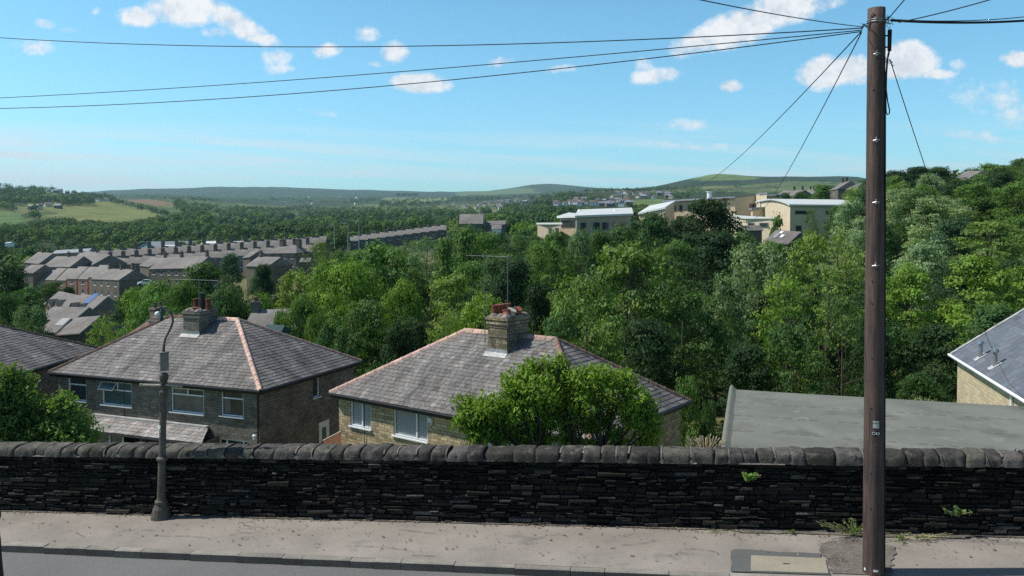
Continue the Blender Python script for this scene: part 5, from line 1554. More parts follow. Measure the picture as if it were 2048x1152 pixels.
# the edge order: viewer edge, right, back, left
def quadp(xl, Yl, xr, Yr, dx, dy):
    a, b = xy(xl, Yl), xy(xr, Yr); return [a, b, (b[0]+dx, b[1]+dy), (a[0]+dx, a[1]+dy)]
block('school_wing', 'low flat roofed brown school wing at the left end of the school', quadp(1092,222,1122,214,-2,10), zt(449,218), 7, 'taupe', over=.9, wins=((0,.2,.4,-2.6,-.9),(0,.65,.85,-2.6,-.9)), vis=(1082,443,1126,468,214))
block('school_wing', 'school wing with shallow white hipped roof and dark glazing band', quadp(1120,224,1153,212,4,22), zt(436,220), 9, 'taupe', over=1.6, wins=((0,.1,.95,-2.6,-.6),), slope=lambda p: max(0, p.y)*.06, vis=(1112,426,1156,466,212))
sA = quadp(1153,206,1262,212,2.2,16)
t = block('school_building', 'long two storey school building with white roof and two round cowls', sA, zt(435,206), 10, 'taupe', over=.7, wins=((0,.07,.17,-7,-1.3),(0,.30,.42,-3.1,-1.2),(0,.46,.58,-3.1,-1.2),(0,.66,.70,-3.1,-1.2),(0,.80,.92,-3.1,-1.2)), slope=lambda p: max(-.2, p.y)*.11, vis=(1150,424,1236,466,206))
for px_ in (1159, 1230):
    m = MB(); p = at(px_, 426, 219)-Vector(t.location); m.lathe([(-.8,.42),(.3,.42),(.32,.65),(.5,.62),(.85,.35),(.95,.03)], tuple(p), 10); m.build('roof_cowl', M['white'], t, smooth=True)
block('school_canopy', 'stepped low white roofs linking the school buildings behind the tree', quadp(1278,222,1330,216,6,18), zt(429,218), 6, 'beige', 'whiteroof', over=.5, slope=lambda p: max(0,p.x)*.25+max(0,p.y)*.05, vis=(1275,415,1330,432,216))
# upper block: lit beige face towards the left
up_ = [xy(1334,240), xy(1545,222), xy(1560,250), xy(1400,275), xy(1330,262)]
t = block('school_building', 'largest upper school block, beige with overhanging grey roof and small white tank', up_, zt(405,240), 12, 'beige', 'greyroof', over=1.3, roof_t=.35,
      wins=((0,.03,.05,-2.6,-.9),(0,.07,.09,-2.6,-.9),(0,.125,.155,-2.6,-.9),(0,.21,.245,-2.6,-.9),(0,.30,.33,-2.6,-.9),(0,.10,.16,-5.6,-4.0),(0,.21,.27,-5.6,-4.0),(4,.2,.35,-3,-.9),(4,.6,.75,-3,-.9),(4,.2,.35,-6.4,-4.3),(4,.6,.75,-6.4,-4.3)), slope=lambda p: max(0,p.x)*.052+max(0,p.y)*.03, vis=(1320,388,1540,432,222))
m = MB(); p = at(1419,388,240)-Vector(t.location); m.lathe([(-1.2,.75),(.5,.75),(.55,.95),(.75,.95)], tuple(p), 12); m.build('roof_tank', M['white'], t)
block('school_tower', 'tall lit beige stair tower at the end of the upper school block', quadp(1518,214,1533,212,1,7), zt(388,213), 12, 'beige', 'greyroof', over=.3, roof_t=.3, wins=((0,.2,.7,-3.9,-2.0),), vis=(1516,386,1536,440,212))
block('school_building', 'shaded middle section of the school between tower and big tree', quadp(1470,218,1518,220,4,12), zt(396,220), 12, 'beige', 'greyroof', over=.3, roof_t=.3, slope=lambda p: max(0,p.x)*.12, wins=((0,.6,.8,-3.0,-1.6),(0,.55,.8,-6.2,-4.9)), vis=(1480,392,1518,432,218))
block('school_canopy', 'small curved porch roof at the foot of the stair tower', quadp(1505,209,1530,210,1,5), zt(420,210), 7, 'beige', 'greyroof', over=.6, slope=lambda p: max(0,p.x)*.1)
# sports hall with barrel roof
a, b = xy(1580,186), xy(1720,192); dd = (Vector(a)-Vector(xy(1536,206)))
hall = thing('sports_hall', 'sports hall with curved white barrel roof and sunlit beige end wall', 'school building', (a[0], a[1], zt(408,186)), 0, 'school buildings')
A2 = Vector((0,0,0)); B2 = Vector((b[0]-a[0], b[1]-a[1], 0)); K = Vector((-dd.x, -dd.y, 0)); rise = zt(399,206)-zt(408,186)
nseg = 10; prof = []
for i in range(nseg+1):
    f_ = i/nseg; prof.append(K*f_+Vector((0,0,rise*math.sin(f_*math.pi*.5)**.9)))
full = prof+[K+(K*.6)*(i/5)+Vector((0,0,rise*(1-.18*(i/5)**2))) for i in range(1, 6)]
mb = MB(); zb = Vector((0,0,-13))
mb.face([p for p in [full[-1]+Vector((0,0,-13-full[-1].z)), zb]+full]); mb.face([zb, B2+zb, B2, A2])
mb.face([B2+zb]+[B2+full[-1]+Vector((0,0,-13-full[-1].z))]+[B2+p for p in full[::-1]])
mb.build('wall', M['beige'], hall)
mb = MB(); e1 = -B2.normalized()*.5; up2 = Vector((0,0,.12)); st_ = -K.normalized()*.7
fl = [full[0]+st_+Vector((0,0,-.2))]+full
for i in range(len(fl)-1):
    mb.face([fl[i]+e1+up2, fl[i]+B2+up2, fl[i+1]+B2+up2, fl[i+1]+e1+up2]); mb.face([fl[i]+e1+up2, fl[i+1]+e1+up2, fl[i+1]+e1-up2*2, fl[i]+e1-up2*2])
mb.face([fl[0]+e1+up2, fl[0]+e1-up2*2, fl[0]+B2-up2*2, fl[0]+B2+up2]); mb.build('barrel_roof', M['whiteroof'], hall, smooth=False)
for (f0, f1, z0, z1) in ((.07,.26,-2.3,-1.5),(.08,.16,-6.3,-4.9),(.5,.7,-2.3,-1.5)):
    m = MB(); p, q = B2*f0, B2*f1; nn = Vector((B2.y, -B2.x, 0)).normalized()*.05
    m.idx([p+nn+Vector((0,0,z0)), q+nn+Vector((0,0,z0)), q+nn+Vector((0,0,z1)), p+nn+Vector((0,0,z1)), p+Vector((0,0,z1)), q+Vector((0,0,z1))], ((0,1,2,3),(3,2,5,4))); m.build('window', M['glass'], hall)
clear(1534, 394, 1682, 452, 186)
block('school_wing', 'low school wing with white roof in front of the stair tower', quadp(1492,188,1548,182,-2.5,10), zt(438,186), 6, 'beige', 'whiteroof', over=.6, roof_t=.3, slope=lambda p: max(0,p.y)*.09, wins=((0,.08,.3,-1.9,-.9),(0,.5,.8,-1.9,-.9)), vis=(1478,428,1540,452,182))
# stone roofs in front of the school
G('stone slated farmhouse roof with skylights below the sports hall', 1530,482, 1576,486, 150,146, 7, 2.0, 4, 'farstone', 'farslate', name='farmhouse', vis=(1520,457,1588,482), rooflights=((.15,.3,.9,1.2,'greyroof'),(.45,.35,.6,.8,'white'),(.25,.7,.6,.6,'white')), rnd=random.Random(4), tone=.9)
G('small stone slated barn roof left of the farmhouse below the school', 1488,460, 1524,459, 165,165, 5, .9, 3, 'farstone', 'farslate', name='barn', cat='barn', vis=(1486,448,1538,456), tone=.9)
# hillside houses on the right
G('slate terrace end with row of chimneys on the hill left of the round tree', 1604,389, 1626,378, 420,410, 8, 2.6, 6, chim=(.1,.4,.7), vis=(1602,368,1628,392))
G('long low slate roof just above the sports hall roof', 1550,392, 1590,391, 360,345, 9, 2.4, 5, chim=(.5,.9), vis=(1548,382,1600,394))
G('stone house with chimney and plain side wall on the hill above the hall', 1660,380, 1676,377, 300,285, 8, 2.6, 7, chim=(.15,.6), wins=(1,1,.9,1.2), vis=(1658,366,1694,395))
G('pale gabled cottage roof by the telegraph pole on the hill', 1694,378, 1716,381, 280,272, 8, 2.0, 6, vis=(1690,368,1720,384))
G('lone stone gabled roof on the wooded skyline at the right', 1908,357, 1934,358, 262,250, 8, 2.4, 6, vis=(1906,347,1946,358))

# ---- far scattered houses: copies of two small prototypes -------------------------
rnd = random.Random(77)
def hut(mat, roofm):
    t = thing('distant_house', '', 'house', (0, 0, 0)); m = MB()
    m.span(-5, 5, -4, 4, -6, 3); m.build('wall', M[mat], t)
    m = MB(); m.idx([(-5.3,-4.4,2.8),(5.3,-4.4,2.8),(5.3,4.4,2.8),(-5.3,4.4,2.8),(-5.3,0,5.6),(5.3,0,5.6)], ((0,1,5,4),(2,3,4,5),(0,4,3),(1,2,5),(0,3,2,1))); r_ = m.build('roof', M[roofm], t)
    m = MB(); m.span(2.6, 3.8, -.8, .8, 4.6, 7.0); m.build('chimney', M['farstone'], t)
    m = MB()
    for xx in (-3,0,3): m.span(xx-.6, xx+.6, -4.06, -4.0, .4, 1.8)
    m.build('window', M['glass'], t)
    return t
protos = [hut('beige', 'farslate'), hut('farstone', 'greyroof'), hut('white', 'oldtile')]
clusters = [((1150,1260,402,414), 1350, 34, 'houses of the far village left of the green field', 'small far house in the village left of the bright green field'),
            ((1110,1190,406,412), 1250, 10, 'far reddish roofs left of the village', 'small far house in the reddish roofed row on the left of the village'),
            ((1225,1345,388,398), 1650, 26, 'houses high on the far ridge below the moor', 'small far house strung along the ridge under the dark moor'),
            ((895,1005,404,420), 1150, 26, 'houses of the far estate above the chapel', 'small pale far house of the estate above the chapel roof'),
            ((1010,1060,398,408), 1300, 8, 'houses right of the far estate', 'small far house among trees right of the estate'),
            ((95,135,374,388), 2000, 5, 'houses on the wooded far hill', 'small far house half hidden in the wood on the left hill'),
            ((190,215,402,405), 1700, 3, 'white farm buildings on the left hill', 'tiny white farm building on the left hillside'),
            ((60,125,412,420), 1500, 5, 'farmstead in the left hillside meadows', 'tiny stone farm building among the left hillside meadows'),
            ((560,720,395,410), 2600, 10, 'scattered farms across the middle distance', 'tiny far farm in the middle distance fields')]
used = [False]*3
FARH = []
def ground_Y(px, py, Y0, Y1):
    """march the ray until it meets the ground"""
    x, z = ray(px, py); Y = Y0
    while Y < Y1:
        if ground(x*Y, Y) >= z*Y: return Y
        Y *= 1.012
    return None
for (box, dep, n, grp, lbl) in clusters:
    made = 0; tries = 0
    while made < n and tries < n*25:
        tries += 1
        px = rnd.uniform(box[0], box[1]); py = rnd.uniform(box[2], box[3])
        Y = ground_Y(px, py, dep*.6, dep*2.4)
        if Y is None: continue
        x = ray(px, py)[0]*Y
        if any(abs(x-a)+abs(Y-b) < 13 for a, b in FARH): continue
        k = rnd.choice((0, 1, 1, 0, 2)) if 'white' not in grp else 2
        if 'reddish' in grp: k = 2
        o = protos[k] if not used[k] else copy_tree(protos[k]); used[k] = True
        sc = rnd.uniform(.8, 1.3)
        place(o, (x, Y, ground(x, Y)+2.5), R(rnd.choice((0, 0, 20, -25, 80, 40))+rnd.uniform(-8, 8)), lbl, grp, sc)
        FARH.append((x, Y)); made += 1
        q = proj((x, Y, ground(x, Y)+3)); w_ = 6/Y*F*sc
        if rnd.random() < .75: clear(q[0]-w_, q[1]-w_*.9, q[0]+w_, q[1]+w_*.3, Y-5)
# ---- tall street lamps standing in the town --------------------------------------
def street_lamp(px, ytop, ybase, Y, lbl):
    p = at(px, ybase, Y); t_ = at(px, ytop, Y); hgt = t_.z-p.z
    t = thing('street_lamp', lbl, 'street lamp', tuple(p), 0, 'tall street lamps on the town road')
    m = MB(); m.tube([(0,0,-2),(0,0,hgt)], [.16,.09], 7); m.build('pole', M['steel'], t)
    m = MB(); m.tube([(0,0,hgt),(-.5,-.1,hgt+.25),(-1.0,-.2,hgt+.3)], .07, 6); m.box((-1.1,-.2,hgt+.28), (.9,.35,.22)); m.build('lamp_head', M['white'], t)
street_lamp(696, 448, 492, 240, 'tall grey street lamp left of the pair beside the stepped terrace')
street_lamp(718, 444, 492, 235, 'tall grey street lamp right of the pair beside the stepped terrace')
street_lamp(669, 452, 485, 262, 'smaller faint street lamp further left of the two tall ones')
p = at(805, 494, 200); q = at(835, 493, 200)
gpst = thing('metal_railing', 'thin white rail showing above the tree tops in the middle', 'railing', tuple(p))
m = MB(); m.tube([(0,0,0), q-p], .06, 6); m.build('top_rail', M['white'], gpst)
m = MB(); m.tube([q-p, (q-p)+Vector((0,0,-2.5))], .05, 6); m.tube([(0,0,0), (0,0,-2.5)], .05, 6); m.build('upright', M['white'], gpst)
clear(805, 488, 835, 500, 195)
car_p = at(292, 570, 215)
car = thing('parked_car', 'pale car parked between the houses below the terrace', 'car', tuple(car_p), R(20))
m = MB(); sec = [(-2.1,.25,.5),(-2.0,.75,.8),(-1.2,.9,.85),(-.6,1.4,.7),(.8,1.45,.68),(1.4,.95,.84),(2.0,.8,.8),(2.1,.3,.6)]
P = []
for x, z_, w_ in sec: P += [(x,-w_,.2),(x,-w_,z_*.62),(x,-w_*.8,z_),(x,w_*.8,z_),(x,w_,z_*.62),(x,w_,.2)]
m.idx(P, [(i*6+k, (i+1)*6+k, (i+1)*6+(k+1) % 6, i*6+(k+1) % 6) for i in range(7) for k in range(6)]+[(5,4,3,2,1,0),(42,43,44,45,46,47)]); m.build('body', M['upvc'], car)
m = MB(); m.span(-.7,.9,-.72,.72,.98,1.36); m.build('windows', M['glass'], car)
for x in (-1.3, 1.3):
    for y in (-.78,.78): m = MB(); m.tube([(x,y-.1,.3),(x,y+.1,.3)], .32, 10); m.build('wheel', M['black'], car)
clear(284, 564, 302, 574, 214)
# ------------------------------------------------------------------ trees
def leafquad(mb, c, n, s, rnd, t, el=1.5, droop=0.0):
    n = Vector(n).normalized()
    a = n.orthogonal().normalized(); b = n.cross(a); an = rnd.uniform(0, 6.283)
    u = a*math.cos(an)+b*math.sin(an); v = n.cross(u)
    if droop: u = (u+Vector((0, 0, -droop))).normalized(); v = n.cross(u).normalized()
    L = s*el*.5; w = s*.5
    mb.face([c-u*L, c-u*L*.1+v*w, c+u*L, c-u*L*.1-v*w], t)
SUNBASE = None
def crown(mb, lobes, rnd, leaf, dens, flat=.75, shag=.11, tone=.16, inner=.22, el=1.5, droop=0, hue=.045, up=.5, sizevar=.35):
    """clumps of leaves over a set of lobes (centre, radius)"""
    for (c, r) in lobes:
        c = Vector(c); lt = 1+rnd.uniform(-tone, tone); hu = rnd.uniform(-hue, hue)
        sub = max(4, int(r*r*dens*.045/(leaf*leaf*6)*.12))
        # sprays: small clusters on the lobe surface
        ncl = max(6, int(4*math.pi*r*r/(.42*leaf*leaf*36)*dens))
        for i in range(ncl):
            z = rnd.uniform(-.75, 1); th = rnd.uniform(0, 6.283); q = math.sqrt(max(0, 1-z*z))
            d = Vector((q*math.cos(th), q*math.sin(th), z*flat))
            rr = r*(1+rnd.gauss(0, shag))
            if rnd.random() < inner: rr *= rnd.uniform(.35, .85)
            cc = c+d*rr; cr = leaf*rnd.uniform(1.6, 3.4); ct = lt*(1+rnd.uniform(-tone, tone)*.9)
            k = rnd.randint(6, 11)
            for j in range(k):
                o = Vector((rnd.gauss(0, 1), rnd.gauss(0, 1), rnd.gauss(0, .45)))*cr*.62
                nn = d*1.3+Vector((rnd.gauss(0, .34), rnd.gauss(0, .34), up*.8+rnd.gauss(0, .3)))
                t = ct*(1+rnd.uniform(-.14, .14)); h_ = hu+rnd.uniform(-.03, .03)
                leafquad(mb, cc+o, nn, leaf*(1+rnd.uniform(-sizevar, sizevar)), rnd, (t*(1+h_*1.3), t, t*(1-h_*1.6)), el, droop)
def tree_lobes(rnd, n, Rx, H0, H1, lobe, shape='round'):
    L = []
    for i in range(n):
        f = (i+.5)/n
        z = H0+(H1-H0)*rnd.random()**.85
        k = (z-H0)/(H1-H0)
        if shape == 'round': w = math.sin(math.pi*min(1, max(0, .12+.80*k)))**.6
        elif shape == 'dome': w = math.sqrt(max(.02, 1-k*k*.96))
        elif shape == 'cone': w = (1-k)*.95+.06
        elif shape == 'column': w = .8*math.sin(math.pi*(.15+.75*k))**.5
        else: w = 1
        a = rnd.uniform(0, 6.283); rad = Rx*w*math.sqrt(rnd.uniform(.15, 1))*.86
        L.append(((rad*math.cos(a), rad*math.sin(a), z), lobe*rnd.uniform(.65, 1.25)*(1-.25*k)))
    L.append(((0, 0, H1-lobe*.5), lobe*.8))
    return L
def limbs(mb, rnd, H, r0, lobes, n=9):
    bend = Vector((rnd.uniform(-.4, .4), rnd.uniform(-.4, .4), 0))
    pts = [Vector((0, 0, -1.5)), Vector((0, 0, .3)), Vector((0, 0, H*.2))+bend*.3, Vector((0, 0, H*.45))+bend, Vector((0, 0, H*.75))+bend*1.4]
    mb.tube(pts, [r0*1.3, r0, r0*.8, r0*.55, r0*.18], 9)
    for i in range(n):
        c, r = rnd.choice(lobes); c = Vector(c)
        h = min(c.z*.75, H*rnd.uniform(.18, .6)); s = Vector((0, 0, h))+bend*(h/H*1.6)
        m = s.lerp(c, .5)+Vector((rnd.uniform(-.5, .5), rnd.uniform(-.5, .5), -.12*(c-s).length+rnd.uniform(0, .6)))
        rb = r0*.42*(1-h/H)
        mb.tube([s, m, c], [rb, rb*.6, rb*.15], 6)
        for q in range(3):
            e = c+Vector((rnd.gauss(0, 1), rnd.gauss(0, 1), rnd.gauss(.3, .7)))*r*.7
            mb.tube([m.lerp(c, rnd.uniform(.2, .9)), (m+e)/2+Vector((0, 0, .2)), e], [rb*.4, rb*.25, rb*.08], 4)
def make_tree(seed, H, Rx, shape, lobe, nl, leaf, dens, base=.22, name='broadleaf_tree', **k):
    rnd = random.Random(seed)
    t = thing(name, '', 'tree', (0, 0, 0))
    L = tree_lobes(rnd, nl, Rx, H*base, H-lobe*.45, lobe, shape)
    mb = MB(); limbs(mb, rnd, H, .018*H+.05, L); mb.build('trunk', M['trunk'], t, smooth=True)
    mb = MB(); crown(mb, L, rnd, leaf, dens, **k); c = mb.build('crown', M['leaf'], t)
    t['_H'] = H; t['_R'] = Rx
    TREEFACES.append(len(mb.f))
    return t
TREEFACES = []
# prototypes, 12 m tall
P_ = {}
def proto(key, *a, **k):
    P_[key] = [make_tree(*a, **k), False, len(P_)]
proto('syc1', 101, 12, 5.2, 'dome', 1.7, 34, .21, .95)
proto('syc2', 102, 12, 5.6, 'round', 1.5, 44, .20, .95)
proto('syc3', 103, 12, 4.6, 'dome', 1.35, 46, .20, .95, tone=.22)
proto('horn1', 104, 12, 5.2, 'dome', 1.15, 62, .18, .62, flat=.4, shag=.30, el=1.9, tone=.2, up=.9)
proto('horn2', 105, 12, 4.8, 'round', 1.1, 60, .18, .62, flat=.45, shag=.32, el=1.9, tone=.2, up=.9)
proto('airy1', 106, 12, 4.6, 'round', 1.15, 48, .15, .34, shag=.38, tone=.15, base=.30, inner=.15)
proto('airy2', 107, 12, 4.2, 'dome', 1.1, 48, .15, .36, shag=.38, base=.26, inner=.15)
proto('dark1', 108, 12, 4.8, 'dome', 1.6, 36, .20, .95, tone=.12, name='broadleaf_tree')
proto('bush1', 109, 12, 7.0, 'dome', 2.0, 30, .26, .9, base=.08, name='bush')
proto('layer1', 110, 12, 5.8, 'dome', 1.35, 46, .20, .95, flat=.42, shag=.15, tone=.15, up=1.1)
proto('con1', 111, 12, 3.0, 'cone', 1.0, 46, .30, .50, base=.08, name='conifer_tree', flat=.5)
proto('small1', 112, 12, 5.4, 'dome', 2.2, 16, .80, .70, base=.10)
proto('small2', 113, 12, 6.0, 'round', 2.3, 18, .80, .70, base=.08)
print('tree faces', TREEFACES)
GREENS = {  # leaf base colours; dark and deep also paint canopy shade into low crowns
 'bright': (.195,.285,.040), 'yellow': (.235,.305,.065), 'mid': (.135,.215,.044), 'deep': (.084,.145,.038), 'dark': (.040,.074,.023),
 'grey': (.170,.235,.090), 'olive': (.160,.215,.045), 'silver': (.250,.315,.135), 'blue': (.070,.125,.055)}
TREES = []   # placed trees, for spacing
def put(key, px, ytop, Y, wpx, colour, label=None, group=None, gz=None, jit=.1, rr=None):
    rr = rr or random.Random(int(px*7+ytop*3+Y))
    p = P_[key]
    x = ray(px, 450)[0]*Y; g = ground(x, Y) if gz is None else gz
    ztop = at(px, ytop, Y).z; H = max(3.0, ztop-g); Rw = wpx/F*Y/2
    src = p[0]; o = src if not p[1] else copy_tree(src)
    p[1] = True
    sx = Rw/src['_R']*.97; sz = H/12
    place(o, (x, Y, g), rr.uniform(0, 6.283), label, group, (sx, sx, sz))
    c = GREENS[colour]; c = (c[0]*.87, c[1]*.95, c[2]*1.05); j = 1+rr.uniform(-jit, jit); jh = rr.uniform(-.06, .06)
    for k in kids(o):
        if k.name.startswith('crown'): k.color = (c[0]*j*(1+jh), c[1]*j, c[2]*j*(1-jh), 1)
    TREES.append((x, Y, Rw)); return o
big = [
 # key, px, top, depth, width px, colour, label
 ('dark1', 14,533,112,130,'dark','dark rounded tree at the left edge below the town houses'),
 ('syc3', 48,572,104,110,'deep','blue green tree just right of the dark one at the left edge'),
 ('syc2', 58,612,82,100,'grey','pale fluffy tree above the nearest left hip roof'),
 ('dark1', 5,590,90,90,'deep','shadowed tree cut by the left edge under the dark rounded one'),
 ('syc1', 98,560,190,80,'deep','dark tree screening the lower stepped flats'),
 ('dark1', 136,574,180,44,'dark','dark low crown under the end of the stepped flats'),
 ('airy2', 205,628,58,95,'yellow','thin yellow green tree in front of the mossy cottage roof'),
 ('syc2', 280,574,92,120,'bright','bright yellow green tree right of the solar panels'),
 ('syc1', 325,552,88,150,'mid','rounded green tree behind the swan neck of the lamp post'),
 ('syc3', 300,590,72,120,'mid','green crown directly behind the small white cowl'),
 ('dark1', 410,528,105,150,'deep','dark tree behind the tall stack of the grey pair'),
 ('syc2', 372,560,84,110,'mid','green tree left of the grey pair chimney pots'),
 ('syc1', 460,560,80,110,'deep','dark green tree right of the grey pair chimney'),
 ('dark1', 462,508,175,60,'blue','small dark tree in front of the long terrace roofs'),
 ('dark1', 528,530,140,72,'dark','clipped very dark tree below the hip roofed house'),
 ('syc3', 592,538,98,110,'yellow','yellow green tree by the small lawn below the town'),
 ('syc1', 520,578,84,90,'mid','green tree above the bungalow roof at its left'),
 ('airy1', 640,478,150,90,'olive','feathery olive tree under the street lamps'),
 ('syc2', 655,520,90,120,'bright','bright tree left of the tallest middle sycamore'),
 ('syc1', 712,508,82,150,'bright','broad sunlit sycamore left of the middle gap'),
 ('syc3', 762,482,90,170,'mid','tallest sycamore of the middle group, dark on its right'),
 ('syc2', 612,590,66,110,'mid','leafy tree above the bungalow roof at its right'),
 ('syc1', 735,590,60,170,'deep','large green crown above the gap between the near pairs'),
 ('syc3', 668,640,52,120,'deep','shaded crown behind the right hip of the grey pair'),
 ('syc2', 800,560,74,110,'bright','bright crown right of the gap between the pairs'),
 ('dark1', 800,650,50,130,'dark','dark undergrowth tree left of the salmon ridge'),
 ('airy2', 850,470,150,100,'grey','soft grey green tree below the stepped terrace'),
 ('con1', 890,472,128,70,'mid','pointed light conifer below the chapel, left one'),
 ('con1', 932,452,150,80,'mid','pointed tall conifer right below the chapel'),
 ('syc1', 965,458,160,110,'mid','wide crown under the right end of the chapel roof'),
 ('syc3', 905,545,88,150,'yellow','yellow green crown above the nearer salmon ridge'),
 ('airy1', 893,618,52,110,'yellow','round fluffy olive bush tree standing behind the salmon ridge'),
 ('syc2', 965,588,58,150,'bright','bright leafy crown behind the red chimney pots'),
 ('dark1', 1025,520,84,150,'dark','very dark holly behind the aerial masts'),
 ('syc1', 1000,500,110,120,'deep','deep green crown above the aerial array'),
 ('syc2', 1100,482,118,120,'mid','green crown left of the big spreading hornbeam'),
 ('dark1', 1078,570,66,110,'dark','dark crown right of the red chimney pots'),
 ('horn1', 1265,478,60,300,'olive','biggest spreading hornbeam in the centre right with layered twigs'),
 ('horn2', 1170,545,54,190,'olive','left flank hornbeam beside the biggest one'),
 ('horn2', 1362,560,56,190,'deep','right flank hornbeam, darker than the biggest one'),
 ('horn1', 1120,620,46,150,'deep','low hornbeam growing over the right hip of the nearest house'),
 ('dark1', 1290,640,48,200,'dark','dark lower crown under the biggest hornbeam'),
 ('syc3', 1205,458,128,100,'deep','small dark crown in front of the long school building'),
 ('syc1', 1255,440,138,110,'deep','dark crown at the right end of the long school building'),
 ('dark1', 1308,428,140,120,'deep','dull green crown before the low white school roofs'),
 ('dark1', 1418,400,138,175,'dark','large very dark round tree before the upper school block'),
 ('dark1', 1440,465,118,190,'dark','dark tree below the large very dark round one'),
 ('syc2', 1518,488,74,190,'silver','pale silvery sycamore left of the airy tree'),
 ('syc3', 1455,545,62,120,'grey','grey green tree between hornbeam and silvery sycamore'),
 ('small1', 1554,430,170,30,'mid','little round tree standing against the sports hall end wall'),
 ('airy2', 1622,415,168,34,'mid','slim tree against the dark wall of the sports hall'),
 ('airy1', 1652,455,64,230,'yellow','airy light green tree with its forked trunk showing, left of the pole'),
 ('airy2', 1570,540,54,170,'bright','airy tree with thin branches below the silvery sycamore'),
 ('syc2', 1590,650,46,170,'deep','leafy crown just above the garage roof, left part'),
 ('airy1', 1690,590,48,150,'deep','thin crown beside the middle of the telegraph pole'),
 ('dark1', 1500,690,46,150,'dark','deep shaded crown behind the left end of the garage'),
 ('syc1', 1700,390,150,90,'silver','pale crown at the right end of the sports hall roof'),
 ('dark1', 1672,415,170,70,'deep','dark crown against the right end of the sports hall'),
 ('dark1', 1735,360,200,90,'deep','dark crown on the skyline right behind the pole'),
 ('dark1', 1788,342,215,90,'dark','first dark crown right of the pole on the skyline'),
 ('dark1', 1835,334,225,90,'dark','dark crown below the end of the dropping wire'),
 ('dark1', 1878,334,230,80,'deep','skyline crown left of the lone gabled roof'),
 ('syc1', 1938,333,285,60,'mid','lighter skyline crown behind the lone gabled roof'),
 ('syc3', 1985,326,205,110,'mid','high crown on the skyline near the right corner'),
 ('dark1', 2040,318,230,70,'deep','highest crown at the right picture edge'),
 ('syc2', 1800,378,148,150,'silver','pale crown right of the pole under the skyline row'),
 ('syc1', 1760,432,112,120,'deep','shadowy crown right of the pole at mid height'),
 ('syc2', 1880,392,132,150,'silver','pale sunlit crown in the middle of the right hillside'),
 ('syc3', 1968,372,140,150,'mid','green crown high on the right hillside'),
 ('syc2', 2040,362,130,130,'mid','green crown at the right edge under the highest one'),
 ('dark1', 1908,440,100,130,'blue','bluish dark crown in the hollow of the right hillside'),
 ('syc1', 1848,470,82,150,'silver','pale yellow domed crown standing out right of the pole'),
 ('horn1', 1985,438,92,180,'olive','olive brown crown at the right above the bright ones'),
 ('syc3', 2060,430,96,130,'mid','crown cut by the right edge above the bright ones'),
 ('layer1', 1818,528,64,190,'bright','bright layered crown right of the pole'),
 ('layer1', 1962,510,60,230,'bright','largest bright layered crown at the right'),
 ('layer1', 2060,530,62,150,'bright','bright layered crown cut by the right edge'),
 ('syc1', 1798,640,52,150,'deep','shaded lower crown right of the pole'),
 ('dark1', 1880,650,50,160,'dark','dark lower crown left of the blue slate roof'),
 ('dark1', 1985,610,52,170,'deep','dark crown right above the blue slate roof'),
 ('dark1', 1740,640,50,130,'dark','dark lower crown directly behind the pole'),
 ('syc2', 1850,745,44,110,'deep','low crown above the far edge of the garage roof'),
 ('bush1', 1372,752,37,110,'mid','leafy shrub at the right corner of the nearest house'),
 ('bush1', 1418,800,33,70,'deep','darker shrub left of the garage edge'),
 ('syc1', 1490,457,125,115,'deep','dark crown hiding the foot of the barn below the school'),
 ('syc2', 1540,482,108,115,'mid','crown in front of the left end of the farmhouse roof'),
 ('syc3', 1622,470,110,110,'mid','crown in front of the right end of the farmhouse roof'),
 ('syc3', 1112,458,132,80,'mid','pale crown before the low left wing of the school'),
 ('syc2', 1158,460,126,80,'grey','greyish crown before the end wall of the long school building'),
 ('syc1', 1192,458,134,80,'mid','green crown before the windows of the long school building'),
 ('airy2', 768,487,190,80,'olive','soft olive crown before the left part of the stepped terrace'),
 ('airy1', 818,480,188,80,'grey','soft grey crown before the right part of the stepped terrace'),
 ('syc2', 1908,357,236,64,'mid','crown hiding the left foot of the lone gabled roof'),
 ('dark1', 1940,358,232,64,'deep','crown hiding the right foot of the lone gabled roof'),
 ('dark1', 1366,436,146,100,'dark','dark crown joined to the left side of the very dark round tree'),
 ('syc1', 522,538,205,60,'deep','tree before the wall of the stone house among trees'),
 ('syc2', 628,628,62,70,'mid','crown at the right end of the bungalow roof'),
 ('dark1', 1640,370,262,64,'mid','round tree on the hill between the terrace end and the stone house'),
 ('syc2', 1603,383,300,44,'deep','crown in front of the slate terrace end on the hill'),
 ('syc1', 1704,370,240,52,'yellow','light crown left of the pole on the hill top'),
 ('dark1', 1570,386,300,40,'deep','small crown at the left end of the low slate roof above the hall'),
 ('bush1', 1120,590,60,90,'mid','shrub crown showing right of the red pots stack'),
 ('dark1', 560,625,72,80,'mid','small crown just above the bungalow ridge'),
]
for (k, px, yt, Y, w, c, lbl) in big: put(k, px, yt, Y, w, c, lbl)

def clearhit(px0, py0, px1, py1, Y):
    for (a, b, c, d, dep) in CLEAR:
        if Y < dep+4 and px0 < c and px1 > a and py0 < d and py1 > b: return True
    return False
